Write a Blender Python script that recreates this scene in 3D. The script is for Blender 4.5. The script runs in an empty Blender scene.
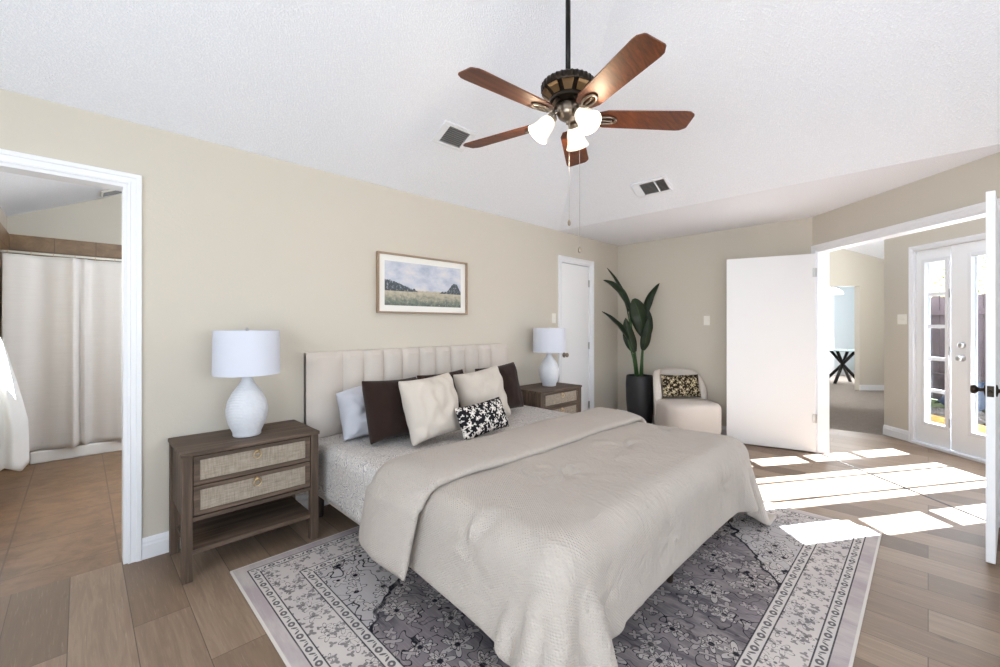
import bpy, bmesh, math, random
import numpy as np
from mathutils import Vector, Matrix, noise
PI = math.pi
C = bpy.context.scene.collection
SC = bpy.context.scene

# ------------------------------------------------------------------ camera, world, sun, big lights, exposure
YAW = math.radians(45.28)
CAM_H = 1.32
cam_d = bpy.data.cameras.new('camera')
cam = bpy.data.objects.new('camera', cam_d); C.objects.link(cam)
cam_d.sensor_width = 36.0; cam_d.sensor_fit = 'HORIZONTAL'
cam_d.lens = 36.0 * 424.0 / 1000.0
cam_d.shift_y = -8.5 / 1000.0
cam_d.clip_start = 0.05
cam.location = (0, 0, CAM_H)
cam.rotation_euler = (PI / 2, 0, YAW - PI / 2)
SC.camera = cam

SC.view_settings.view_transform = 'Standard'
SC.view_settings.look = 'None'
SC.view_settings.gamma = 1.0
SC.view_settings.use_curve_mapping = False
SC.view_settings.exposure = 0.0
SC.cycles.max_bounces = 12
SC.cycles.diffuse_bounces = 8
SC.cycles.transparent_max_bounces = 16
SC.cycles.caustics_reflective = False
SC.cycles.caustics_refractive = False
SC.cycles.sample_clamp_indirect = 6.0
SC.cycles.use_denoising = True

world = bpy.data.worlds.new('sky'); SC.world = world
world.use_nodes = True
wn = world.node_tree
sky = wn.nodes.new('ShaderNodeTexSky')
sky.sky_type = 'NISHITA'; sky.sun_disc = False
sky.sun_elevation = math.radians(29); sky.sun_rotation = math.radians(120)
wn.links.new(sky.outputs['Color'], wn.nodes['Background'].inputs['Color'])
wn.nodes['Background'].inputs['Strength'].default_value = 0.22

# the two directions of the angled part of the house: A runs along the door wall, B crosses it outwards
S2 = math.sqrt(0.5)
def AB(al, la, z=0.0):
    return Vector((S2 * (al + la), S2 * (al - la), z))

sun_d = bpy.data.lights.new('sun', 'SUN')
sun = bpy.data.objects.new('sun', sun_d); C.objects.link(sun)
sun_dir = Vector((AB(-0.22, -1.0).x, AB(-0.22, -1.0).y, -0.57))
sun.rotation_euler = sun_dir.to_track_quat('-Z', 'Y').to_euler()
sun.location = AB(6, 12, 8)
sun_d.energy = 115.0; sun_d.angle = math.radians(0.25); sun_d.color = (0.82, 0.92, 1.0)

def area(name, loc, target, sx, sy, power, color=(1, 1, 1)):
    d = bpy.data.lights.new(name, 'AREA'); d.shape = 'RECTANGLE'; d.size = sx; d.size_y = sy
    d.energy = power; d.color = color
    o = bpy.data.objects.new(name, d); C.objects.link(o); o.location = loc
    o.rotation_euler = (Vector(target) - Vector(loc)).to_track_quat('-Z', 'Y').to_euler()
    return o
# added fill lamps just inside the unseen windows behind and beside the camera
area('fill_rear', (-1.62, 0.3, 1.45), (2.5, 0.3, 2.6), 2.6, 1.5, 86, (0.80, 0.90, 1.0))
area('fill_side', (0.6, -2.22, 1.45), (0.6, 2.4, 2.6), 2.8, 1.5, 74, (0.80, 0.90, 1.0))
# patio door daylight in the hall
area('daylight_hall', AB(3.9, 4.6, 1.5), AB(3.9, 0, 1.2), 1.6, 1.9, 52, (0.88, 0.94, 1.0))
area('fill_far_room', AB(6.6, 5.6, 2.0), AB(8.6, 7.4, 1.7), 1.6, 1.2, 75, (0.93, 0.97, 1.0))  # added fill lamp inside the carpeted room, no window there
area('fill_dining', AB(10.4, 8.7, 1.6), AB(10.4, 6, 1.2), 1.4, 1.2, 190, (1.0, 0.99, 0.98))  # added fill lamp to brighten the blue wall
area('fill_bathroom', (2.0, 4.9, 1.9), (-0.3, 5.2, 1.2), 1.2, 1.0, 34, (0.84, 0.92, 1.0))  # added fill lamp, the bathroom has no window here

# ------------------------------------------------------------------ node helpers
def lin(r, g, b):
    f = lambda c: (c / 255 / 12.92) if c <= 10 else ((c / 255 + 0.055) / 1.055) ** 2.4
    return (f(r), f(g), f(b), 1.0)

class NT:
    def __init__(s, name):
        s.m = bpy.data.materials.new(name); s.m.use_nodes = True
        s.t = s.m.node_tree; s.b = s.t.nodes['Principled BSDF']; s.out = s.t.nodes['Material Output']
    def n(s, ty, props=None, **inp):
        nd = s.t.nodes.new(ty)
        for k, v in (props or {}).items(): setattr(nd, k, v)
        for k, v in inp.items(): s.put(nd.inputs[k.replace('_', ' ')], v)
        return nd
    def put(s, sock, v):
        if hasattr(v, 'is_linked'): s.t.links.new(v, sock)
        else: sock.default_value = v
    def ma(s, op, a, b=0.0, c=None, clamp=False):
        nd = s.t.nodes.new('ShaderNodeMath'); nd.operation = op; nd.use_clamp = clamp
        s.put(nd.inputs[0], a); s.put(nd.inputs[1], b)
        if c is not None: s.put(nd.inputs[2], c)
        return nd.outputs[0]
    def mix(s, f, a, b, mode='MIX'):
        nd = s.t.nodes.new('ShaderNodeMix'); nd.data_type = 'RGBA'; nd.blend_type = mode
        s.put(nd.inputs[0], f); s.put(nd.inputs[6], a); s.put(nd.inputs[7], b)
        return nd.outputs[2]
    def coord(s, kind='Object'):
        return s.t.nodes.new('ShaderNodeTexCoord').outputs[kind]
    def sep(s, v):
        nd = s.t.nodes.new('ShaderNodeSeparateXYZ'); s.t.links.new(v, nd.inputs[0]); return nd.outputs
    def comb(s, x=0.0, y=0.0, z=0.0):
        nd = s.t.nodes.new('ShaderNodeCombineXYZ')
        for i, v in enumerate((x, y, z)): s.put(nd.inputs[i], v)
        return nd.outputs[0]
    def mapping(s, v, scale=(1, 1, 1), loc=(0, 0, 0), rot=(0, 0, 0)):
        nd = s.t.nodes.new('ShaderNodeMapping'); s.t.links.new(v, nd.inputs[0])
        nd.inputs['Scale'].default_value = scale; nd.inputs['Location'].default_value = loc; nd.inputs['Rotation'].default_value = rot
        return nd.outputs[0]
    def noise(s, v, scale=5, detail=3, rough=0.5, dist=0.0):
        nd = s.n('ShaderNodeTexNoise', Scale=scale, Detail=detail, Roughness=rough, Distortion=dist); s.t.links.new(v, nd.inputs['Vector']); return nd.outputs['Fac']
    def ramp(s, f, stops, interp='LINEAR'):
        nd = s.t.nodes.new('ShaderNodeValToRGB'); s.put(nd.inputs[0], f); cr = nd.color_ramp; cr.interpolation = interp
        while len(cr.elements) < len(stops): cr.elements.new(0.5)
        for e, (p, c) in zip(cr.elements, stops): e.position = p; e.color = c if len(c) == 4 else (*c, 1)
        return nd.outputs[0]
    def step(s, f, a, b):
        return s.n('ShaderNodeMapRange', {'interpolation_type': 'SMOOTHSTEP'}, Value=f, From_Min=a, From_Max=b).outputs[0]
    def bump(s, h, strength=0.3, dist=0.01):
        nd = s.n('ShaderNodeBump', Height=h, Strength=strength, Distance=dist); s.t.links.new(nd.outputs[0], s.b.inputs['Normal'])
    def base(s, col=None, rough=None, metal=None, spec=None):
        if col is not None: s.put(s.b.inputs['Base Color'], col)
        if rough is not None: s.put(s.b.inputs['Roughness'], rough)
        if metal is not None: s.put(s.b.inputs['Metallic'], metal)
        if spec is not None: s.put(s.b.inputs['Specular IOR Level'], spec)

M = {}
def plain(name, col, rough=0.5, metal=0.0, bump=None, spec=0.5, var=0.04):
    t = NT(name); co = t.coord()
    nz = t.noise(co, 6, 3)
    dark = tuple(c * (1 - 2 * var) for c in col[:3]) + (1,)
    t.base(t.mix(nz, dark, col), rough, metal, spec)
    if bump: t.bump(t.noise(co, bump[0], 4, 0.6), bump[1], bump[2])
    M[name] = t.m; return t.m

plain('wall_paint', lin(203, 196, 184), 0.75, bump=(70, 0.25, 0.004), spec=0.2, var=0.01)
plain('wall_paint_blue', lin(216, 222, 225), 0.8, bump=(70, 0.2, 0.004), spec=0.2, var=0.01)
plain('white_trim', lin(234, 235, 239), 0.4, spec=0.4, var=0.005)
plain('white_door', lin(241, 242, 245), 0.45, spec=0.4, var=0.005)
plain('white_plastic', lin(235, 232, 224), 0.35, var=0.01)
plain('black_metal', (0.012, 0.011, 0.010, 1), 0.4, 0.6)
plain('dark_bronze', (0.035, 0.026, 0.02, 1), 0.32, 0.9, bump=(160, 0.05, 0.001))
plain('antique_brass', (0.33, 0.22, 0.12, 1), 0.3, 1.0)
plain('pewter', (0.30, 0.25, 0.2, 1), 0.3, 1.0)
plain('brass', (0.62, 0.46, 0.26, 1), 0.28, 1.0)
plain('steel', (0.55, 0.55, 0.55, 1), 0.3, 1.0)
plain('dark_gap', (0.24, 0.24, 0.25, 1), 0.8)
plain('bed_rail_fabric', lin(196, 186, 172), 0.9, bump=(300, 0.2, 0.002))
plain('leg_wood', lin(46, 36, 30), 0.45)
plain('pot_black', lin(38, 38, 41), 0.55, bump=(90, 0.15, 0.003), var=0.08)
plain('soil', lin(30, 34, 20), 0.95, bump=(60, 0.8, 0.02), var=0.2)
plain('chair_fabric', lin(214, 205, 197), 0.95, bump=(420, 0.3, 0.002), spec=0.2)
plain('headboard_fabric', lin(205, 196, 188), 0.92, bump=(380, 0.3, 0.002), spec=0.2)
plain('mattress_white', lin(220, 218, 214), 0.9)
plain('tub_white', lin(240, 240, 240), 0.25)
plain('terry_white', lin(238, 238, 238), 0.98, bump=(260, 0.6, 0.006), spec=0.1)
plain('grass', lin(92, 112, 62), 0.95, bump=(40, 0.6, 0.03), var=0.25)
plain('tarp_blue', lin(22, 44, 74), 0.5, bump=(14, 0.6, 0.05))
plain('rock', lin(96, 90, 90), 0.9, bump=(30, 0.6, 0.03), var=0.3)
plain('timber_yellow', lin(176, 138, 80), 0.7, bump=(20, 0.2, 0.01))
plain('concrete', lin(196, 190, 180), 0.9, bump=(40, 0.2, 0.005))
plain('fence_wood', lin(70, 58, 68), 0.9, bump=(25, 0.4, 0.01), var=0.2)
plain('foliage', lin(150, 164, 92), 0.7, var=0.3)
plain('bark', lin(80, 66, 52), 0.9, bump=(20, 0.6, 0.02))

def emit_mat(name, col, strength, base):
    t = NT(name); t.base(base, 0.4)
    t.b.inputs['Emission Color'].default_value = col; t.b.inputs['Emission Strength'].default_value = strength
    M[name] = t.m
emit_mat('lit_frosted_glass', (1.0, 0.84, 0.62, 1), 0.75, (0.9, 0.86, 0.78, 1))
emit_mat('bulb_glow', (1.0, 0.82, 0.58, 1), 14.0, (1, 1, 1, 1))

def mk_glass():
    t = NT('window_glass')
    tr = t.n('ShaderNodeBsdfTransparent'); gl = t.n('ShaderNodeBsdfGlossy', Roughness=0.02)
    mx = t.n('ShaderNodeMixShader', Fac=0.06)
    t.t.links.new(tr.outputs[0], mx.inputs[1]); t.t.links.new(gl.outputs[0], mx.inputs[2]); t.t.links.new(mx.outputs[0], t.out.inputs[0])
    M['window_glass'] = t.m
mk_glass()

def mk_ceiling():
    t = NT('ceiling_texture'); co = t.coord()
    n1 = t.noise(co, 120, 4, 0.65); n2 = t.noise(co, 45, 3, 0.6)
    h = t.ma('ADD', t.ma('MULTIPLY', t.step(n1, 0.45, 0.62), 0.7), t.ma('MULTIPLY', n2, 0.6))
    t.base(t.mix(t.step(n1, 0.35, 0.65), lin(236, 238, 245), lin(247, 248, 253)), 0.95, spec=0.1)
    t.bump(h, 0.45, 0.009); M['ceiling_texture'] = t.m
mk_ceiling()

def mk_wood_floor():
    t = NT('plank_floor'); co = t.coord(); x, y, z = t.sep(co)
    v = t.comb(y, t.ma('ADD', x, 0.037 + 0.2025 * 40), 0)
    def brick(c1, c2, mortar, msize):
        b = t.n('ShaderNodeTexBrick', {'offset': 0.37, 'offset_frequency': 2}, Color1=c1, Color2=c2, Mortar=mortar, Scale=1.0, Mortar_Size=msize, Mortar_Smooth=0.1, Bias=0.0, Brick_Width=1.22, Row_Height=0.2025)
        t.t.links.new(v, b.inputs['Vector']); return b
    b = brick((0, 0, 0, 1), (1, 1, 1, 1), (0.5, 0.5, 0.5, 1), 0.0016)
    rnd = t.sep(b.outputs['Color'])[0]
    sh = t.ma('MULTIPLY', rnd, 37.0)
    gv = t.comb(t.ma('MULTIPLY', x, 34), t.ma('ADD', t.ma('MULTIPLY', y, 2.2), sh), sh)
    g1 = t.noise(gv, 1.0, 5, 0.62, 1.2)
    fv = t.comb(t.ma('MULTIPLY', x, 210), t.ma('MULTIPLY', y, 9), sh)
    g2 = t.noise(fv, 1.0, 3, 0.6)
    cath = t.noise(t.comb(t.ma('MULTIPLY', x, 9), t.ma('ADD', t.ma('MULTIPLY', y, 1.1), sh), sh), 1.0, 3, 0.6, 2.2)
    vor = t.n('ShaderNodeTexVoronoi', Scale=1.0); t.t.links.new(t.comb(t.ma('MULTIPLY', x, 7), t.ma('MULTIPLY', y, 2.6), sh), vor.inputs['Vector'])
    knot = t.step(vor.outputs['Distance'], 0.11, 0.03)
    tone = t.ramp(rnd, [(0.0, lin(98, 78, 62)), (0.35, lin(134, 112, 93)), (0.7, lin(152, 131, 112)), (1.0, lin(114, 93, 76))])
    col = t.mix(t.step(g1, 0.3, 0.75), t.mix(0.42, tone, lin(92, 74, 60)), tone)
    col = t.mix(t.ma('MULTIPLY', t.step(g2, 0.55, 0.8), 0.22), col, lin(196, 180, 162))
    col = t.mix(t.ma('MULTIPLY', t.step(cath, 0.56, 0.7), 0.25), col, lin(104, 84, 68))
    col = t.mix(t.ma('MULTIPLY', knot, 0.5), col, lin(74, 56, 44))
    col = t.mix(b.outputs['Fac'], col, lin(84, 70, 58))
    t.base(col, t.ma('ADD', 0.42, t.ma('MULTIPLY', g1, 0.15)), spec=0.35)
    t.bump(t.ma('SUBTRACT', t.ma('MULTIPLY', g1, 0.25), t.ma('MULTIPLY', b.outputs['Fac'], 1.0)), 0.25, 0.004)
    M['plank_floor'] = t.m
mk_wood_floor()

def mk_tile(name, c1, c2, grout, size, rough, axes, off=(0, 0)):
    t = NT(name); co = t.coord(); s = t.sep(co)
    v = t.comb(t.ma('ADD', s[axes[0]], 20 + off[0]), t.ma('ADD', s[axes[1]], 20 + off[1]), 0)
    b = t.n('ShaderNodeTexBrick', {'offset': 0.0}, Color1=(0, 0, 0, 1), Color2=(1, 1, 1, 1), Mortar=(0.5, 0.5, 0.5, 1), Scale=1.0, Mortar_Size=0.004, Brick_Width=size, Row_Height=size)
    t.t.links.new(v, b.inputs['Vector'])
    nz = t.noise(t.mapping(co, (5, 6, 5), rot=(0, 0, .6)), 1.3, 6, 0.7, 0.6)
    col = t.mix(t.step(nz, 0.3, 0.7), c1, c2)
    col = t.mix(t.ma('MULTIPLY', t.sep(b.outputs['Color'])[0], 0.18), col, c1)
    t.base(t.mix(b.outputs['Fac'], col, grout), rough, spec=0.4)
    t.bump(t.ma('MULTIPLY', b.outputs['Fac'], -1.0), 0.3, 0.004); M[name] = t.m
mk_tile('bath_floor_tile', lin(100, 76, 56), lin(130, 102, 78), lin(92, 70, 54), 0.46, 0.42, (0, 1), (0.08, 0.1))
mk_tile('shower_tile', lin(108, 82, 54), lin(138, 108, 76), lin(96, 74, 54), 0.33, 0.35, (0, 2))

def mk_carpet():
    t = NT('grey_carpet'); co = t.coord()
    n = t.noise(co, 160, 4, 0.7); n2 = t.noise(co, 14, 3, 0.6)
    t.base(t.mix(t.ma('ADD', t.ma('MULTIPLY', n, 0.7), t.ma('MULTIPLY', n2, 0.35)), lin(112, 104, 98), lin(178, 168, 160)), 1.0, spec=0.05)
    t.bump(n, 0.8, 0.012); M['grey_carpet'] = t.m
mk_carpet()

def mk_grey_wood(name, dark, mid, light, axis):
    t = NT(name); co = t.coord()
    sc = [26, 26, 26]; sc[axis] = 1.6
    g = t.noise(t.mapping(co, tuple(sc)), 1.0, 5, 0.65, 0.9)
    sc2 = [150, 150, 150]; sc2[axis] = 6
    g2 = t.noise(t.mapping(co, tuple(sc2)), 1.0, 3, 0.6)
    col = t.ramp(g, [(0.25, dark), (0.5, mid), (0.75, light)])
    col = t.mix(t.ma('MULTIPLY', t.step(g2, 0.55, 0.75), 0.35), col, dark)
    t.base(col, 0.6, spec=0.3); t.bump(g2, 0.15, 0.002); M[name] = t.m
for ax, nm in enumerate(('x', 'y', 'z')):
    mk_grey_wood('grey_oak_' + nm, lin(50, 40, 33), lin(86, 71, 60), lin(116, 99, 86), ax)

def mk_rattan():
    t = NT('woven_rattan'); co = t.coord(); x, y, z = t.sep(co)
    wx = t.ma('SINE', t.ma('MULTIPLY', x, 2 * PI / 0.008)); wz = t.ma('SINE', t.ma('MULTIPLY', z, 2 * PI / 0.006))
    w = t.ma('MULTIPLY', wx, wz); n = t.noise(t.mapping(co, (120, 1, 14)), 1.0, 3); n2 = t.noise(t.mapping(co, (12, 1, 160)), 1.0, 3)
    f = t.ma('ADD', t.ma('MULTIPLY', w, 0.2), t.ma('ADD', t.ma('MULTIPLY', n, 0.6), t.ma('MULTIPLY', n2, 0.6)))
    t.base(t.ramp(f, [(0.25, lin(104, 92, 79)), (0.6, lin(150, 138, 124)), (0.9, lin(180, 168, 153))]), 0.8)
    t.bump(w, 0.35, 0.002); M['woven_rattan'] = t.m
mk_rattan()

def mk_blade():
    t = NT('cherry_blade'); co = t.coord('Generated')
    g = t.noise(t.mapping(t.coord(), (3, 60, 60)), 1.0, 4, 0.6, 0.6)
    t.base(t.ramp(g, [(0.3, lin(62, 28, 11)), (0.6, lin(104, 52, 22)), (0.8, lin(128, 72, 34))]), 0.5, spec=0.5); M['cherry_blade'] = t.m
mk_blade()

def mk_cloth(name, c1, c2, weave=0.0, wstr=0.3, noise_s=200, rough=0.95):
    t = NT(name); uv = t.coord('UV'); co = t.coord()
    x, y, z = t.sep(uv)
    if weave:
        w = t.ma('MULTIPLY', t.ma('SINE', t.ma('MULTIPLY', x, 2 * PI / weave)), t.ma('SINE', t.ma('MULTIPLY', y, 2 * PI / (weave * 1.35))))
        w = t.ma('ADD', t.ma('ADD', w, t.ma('MULTIPLY', t.noise(co, 120, 3), 1.2)), t.ma('MULTIPLY', t.noise(t.mapping(co, (1.0, 0.6, 0.5)), 15, 4, 0.6, 1.6), 13.0))
    else: w = t.noise(co, noise_s, 3, 0.6)
    n = t.noise(co, 3.5, 3)
    t.base(t.mix(n, c1, c2), rough, spec=0.15)
    t.b.inputs['Sheen Weight'].default_value = 0.1
    t.bump(w, wstr, 0.003); M[name] = t.m
mk_cloth('comforter_cloth', lin(173, 164, 156), lin(184, 175, 167), 0.010, 0.55)
mk_cloth('beige_linen', lin(190, 181, 171), lin(202, 193, 184), 0, 0.25, 260)
mk_cloth('brown_velvet', lin(36, 24, 20), lin(50, 36, 31), 0, 0.5, 150)
mk_cloth('grey_cotton', lin(176, 177, 186), lin(188, 189, 196), 0, 0.2, 120)
mk_cloth('lamp_linen', lin(204, 208, 221), lin(213, 216, 227), 0.004, 0.1)

def mk_coverlet():
    t = NT('quilted_coverlet'); co = t.coord(); uv = t.coord('UV')
    v = t.n('ShaderNodeTexVoronoi', {'feature': 'DISTANCE_TO_EDGE'}, Scale=11.0)
    wv = t.n('ShaderNodeVectorMath', {'operation': 'ADD'}); t.t.links.new(uv, wv.inputs[0])
    nzc = t.n('ShaderNodeTexNoise', Scale=9.0); t.t.links.new(uv, nzc.inputs['Vector'])
    sc = t.n('ShaderNodeVectorMath', {'operation': 'SCALE'}, Scale=0.08); t.t.links.new(nzc.outputs['Color'], sc.inputs[0])
    t.t.links.new(sc.outputs[0], wv.inputs[1]); t.t.links.new(wv.outputs[0], v.inputs['Vector'])
    d = v.outputs['Distance']
    rings = t.ma('SINE', t.ma('MULTIPLY', d, 90.0))
    f = t.step(rings, -0.2, 0.6)
    f2 = t.noise(uv, 60, 3, 0.7)
    t.base(t.mix(t.ma('MULTIPLY', f, t.step(f2, 0.3, 0.6)), lin(214, 209, 204), lin(146, 142, 144)), 0.95, spec=0.1)
    t.bump(t.ma('MULTIPLY', rings, -0.5), 0.35, 0.004); M['quilted_coverlet'] = t.m
mk_coverlet()

def petals(t, pos, scale, R, k, width, rnd=1.0):
    """outlined flowers: one per Voronoi cell of the plane"""
    v = t.n('ShaderNodeTexVoronoi', {'voronoi_dimensions': '2D'}, Scale=scale, Randomness=rnd); t.t.links.new(pos, v.inputs['Vector'])
    sb = t.n('ShaderNodeVectorMath', {'operation': 'SUBTRACT'}); t.t.links.new(pos, sb.inputs[0]); t.t.links.new(v.outputs['Position'], sb.inputs[1])
    dx, dy, _ = t.sep(sb.outputs[0]); cr = t.sep(v.outputs['Color'])
    ang = t.ma('ARCTAN2', dy, dx); r = t.ma('SQRT', t.ma('ADD', t.ma('MULTIPLY', dx, dx), t.ma('MULTIPLY', dy, dy)))
    ph = t.ma('MULTIPLY', cr[0], 6.28)
    rad = t.ma('MULTIPLY', t.ma('ADD', 0.72, t.ma('MULTIPLY', t.ma('COSINE', t.ma('ADD', t.ma('MULTIPLY', ang, k), ph)), 0.34)), R)
    rad = t.ma('MULTIPLY', rad, t.ma('ADD', 0.6, t.ma('MULTIPLY', cr[1], 0.7)))
    dd = t.ma('SUBTRACT', r, rad)
    line = t.step(t.ma('ABSOLUTE', dd), width, width * 0.35)
    inside = t.step(dd, 0.002, -0.002)
    core = t.step(r, R * 0.26, R * 0.16)
    return line, inside, core, cr[2]

def mk_print(name, ground, shape, core, S):
    t = NT(name); uv = t.coord('UV')
    l1, i1, c1, _ = petals(t, uv, 15 * S, 0.023 / S, 5, 0.003 / S)
    l2, i2, c2, _ = petals(t, t.mapping(uv, loc=(3.3, 1.7, 0)), 34 * S, 0.0095 / S, 3, 0.002 / S)
    col = t.mix(i2, ground, shape); col = t.mix(l1, col, ground)
    col = t.mix(i1, col, shape); col = t.mix(c1, col, core)
    t.base(col, 0.95, spec=0.1); M[name] = t.m
mk_print('black_white_print', lin(32, 30, 34), lin(216, 210, 204), lin(236, 232, 226), 1.0)
mk_print('gold_black_print', lin(46, 38, 30), lin(186, 172, 142), lin(236, 226, 202), 1.0)

RUG_L, RUG_W = 3.055, 2.41
def mk_rug():
    t = NT('patterned_rug'); co = t.coord(); x, y, z = t.sep(co); p2 = t.comb(x, y, 0)
    ax, ay = t.ma('ABSOLUTE', x), t.ma('ABSOLUTE', y)
    dx = t.ma('SUBTRACT', RUG_L / 2, ax); dy = t.ma('SUBTRACT', RUG_W / 2, ay)
    d = t.ma('MINIMUM', dx, dy); isx = t.ma('LESS_THAN', dx, dy)
    al = t.ma('ADD', t.ma('MULTIPLY', isx, y), t.ma('MULTIPLY', t.ma('SUBTRACT', 1.0, isx), x))
    wear = t.noise(t.mapping(co, (6, 2.0, 1)), 1.0, 5, 0.65); weft = t.noise(t.mapping(co, (170, 9, 1)), 1.0, 3, 0.6)
    big = t.noise(co, 2.2, 3, 0.55)
    cream, mauve, ink, grey = lin(199, 191, 187), lin(152, 143, 142), lin(34, 33, 40), lin(128, 122, 126)
    # field
    f = t.step(t.ma('ADD', t.ma('ADD', t.ma('MULTIPLY', ax, 0.75), ay), t.ma('MULTIPLY', t.noise(co, 7, 2), 0.22)), 1.30, 1.33)
    fg = t.mix(t.step(wear, 0.35, 0.65), lin(84, 80, 86), lin(150, 142, 142))
    fg = t.mix(t.step(big, 0.42, 0.62), fg, lin(128, 120, 124))
    fg = t.mix(f, fg, lin(178, 172, 172))
    l1, i1, c1, r1 = petals(t, p2, 6.0, 0.062, 6, 0.0042)
    l1b, i1b, c1b, _ = petals(t, p2, 6.0, 0.03, 6, 0.0036)
    l2, i2, c2, r2 = petals(t, t.mapping(p2, loc=(2.3, 4.1, 0)), 11.0, 0.034, 4, 0.0036)
    wv = t.n('ShaderNodeTexNoise', Scale=5.0, Detail=2.0); t.t.links.new(p2, wv.inputs['Vector'])
    vine = t.step(t.ma('ABSOLUTE', t.ma('SUBTRACT', wv.outputs['Fac'], 0.5)), 0.007, 0.003)
    vine2 = t.step(t.ma('ABSOLUTE', t.ma('SUBTRACT', wv.outputs['Fac'], 0.58)), 0.008, 0.003)
    edge = t.step(t.ma('ABSOLUTE', t.ma('SUBTRACT', t.ma('ADD', t.ma('ADD', t.ma('MULTIPLY', ax, 0.75), ay), t.ma('MULTIPLY', t.noise(co, 7, 2), 0.22)), 1.31)), 0.014, 0.008)
    fcol = t.mix(t.ma('MULTIPLY', i1, 0.55), fg, cream); fcol = t.mix(t.ma('MULTIPLY', i2, 0.35), fcol, cream)
    lines = t.ma('MAXIMUM', t.ma('MAXIMUM', l1, l1b), t.ma('MAXIMUM', l2, t.ma('MAXIMUM', vine, t.ma('MULTIPLY', vine2, 0.6))))
    lines = t.ma('MAXIMUM', t.ma('MAXIMUM', lines, c1), edge)
    fcol = t.mix(t.ma('MULTIPLY', lines, t.step(wear, 0.15, 0.5)), fcol, ink)
    # main border: scattered motifs on cream
    l3, i3, c3, r3 = petals(t, t.mapping(p2, loc=(1.1, 0.3, 0)), 13.0, 0.032, 5, 0.0032)
    l4, i4, c4, r4 = petals(t, t.mapping(p2, loc=(5.1, 2.3, 0)), 19.0, 0.017, 3, 0.003)
    bcol = t.mix(t.ma('MULTIPLY', t.step(big, 0.4, 0.65), 0.5), cream, lin(176, 168, 168))
    bm_ = t.ma('MAXIMUM', t.ma('MAXIMUM', l3, c3), t.ma('MULTIPLY', i4, 0.8))
    bcol = t.mix(t.ma('MULTIPLY', bm_, t.ma('ADD', 0.45, t.ma('MULTIPLY', wear, 0.7)), clamp=True), bcol, lin(58, 55, 62))
    # strips with repeating flower and leaf
    def strip(mid, half):
        per = 0.10
        u = t.ma('SUBTRACT', t.ma('FRACT', t.ma('DIVIDE', t.ma('ADD', al, 10.0), per)), 0.5); u = t.ma('MULTIPLY', u, per)
        w = t.ma('SUBTRACT', d, mid)
        e = t.ma('SQRT', t.ma('ADD', t.ma('POWER', t.ma('DIVIDE', u, 0.018), 2.0), t.ma('POWER', t.ma('DIVIDE', w, half * 0.62), 2.0)))
        fl = t.ma('MULTIPLY', t.step(e, 1.05, 0.9), t.step(e, 0.25, 0.45))
        u2 = t.ma('SUBTRACT', t.ma('ABSOLUTE', u), 0.05)
        u3 = t.ma('SUBTRACT', t.ma('ABSOLUTE', t.ma('ADD', u2, 0.006)), 0.011)
        leaf = t.step(t.ma('ADD', t.ma('POWER', t.ma('DIVIDE', t.ma('ADD', u3, t.ma('MULTIPLY', w, 0.5)), 0.006), 2.0), t.ma('POWER', t.ma('DIVIDE', w, half * 0.5), 2.0)), 1.1, 0.8)
        return t.mix(t.ma('MULTIPLY', t.ma('MAXIMUM', fl, leaf), 0.85), lin(196, 190, 186), lin(64, 60, 66))
    ob = t.mix(t.step(wear, 0.35, 0.7), lin(166, 154, 156), lin(190, 182, 178))
    col = t.mix(t.ma('GREATER_THAN', d, 0.068), ob, strip(0.092, 0.024))
    col = t.mix(t.ma('GREATER_THAN', d, 0.116), col, bcol)
    col = t.mix(t.ma('GREATER_THAN', d, 0.265), col, strip(0.291, 0.026))
    col = t.mix(t.ma('GREATER_THAN', d, 0.317), col, fcol)
    for q in (0.068, 0.116, 0.265, 0.317):
        col = t.mix(t.ma('MULTIPLY', t.step(t.ma('ABSOLUTE', t.ma('SUBTRACT', d, q)), 0.0038, 0.002), 0.9), col, ink)
    col = t.mix(t.step(d, 0.012, 0.009), col, lin(206, 200, 194))
    col = t.mix(t.ma('MULTIPLY', t.step(weft, 0.5, 0.75), 0.22), col, lin(206, 198, 196))
    t.base(col, 1.0, spec=0.05); t.bump(weft, 0.3, 0.003); M['patterned_rug'] = t.m
mk_rug()

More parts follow.
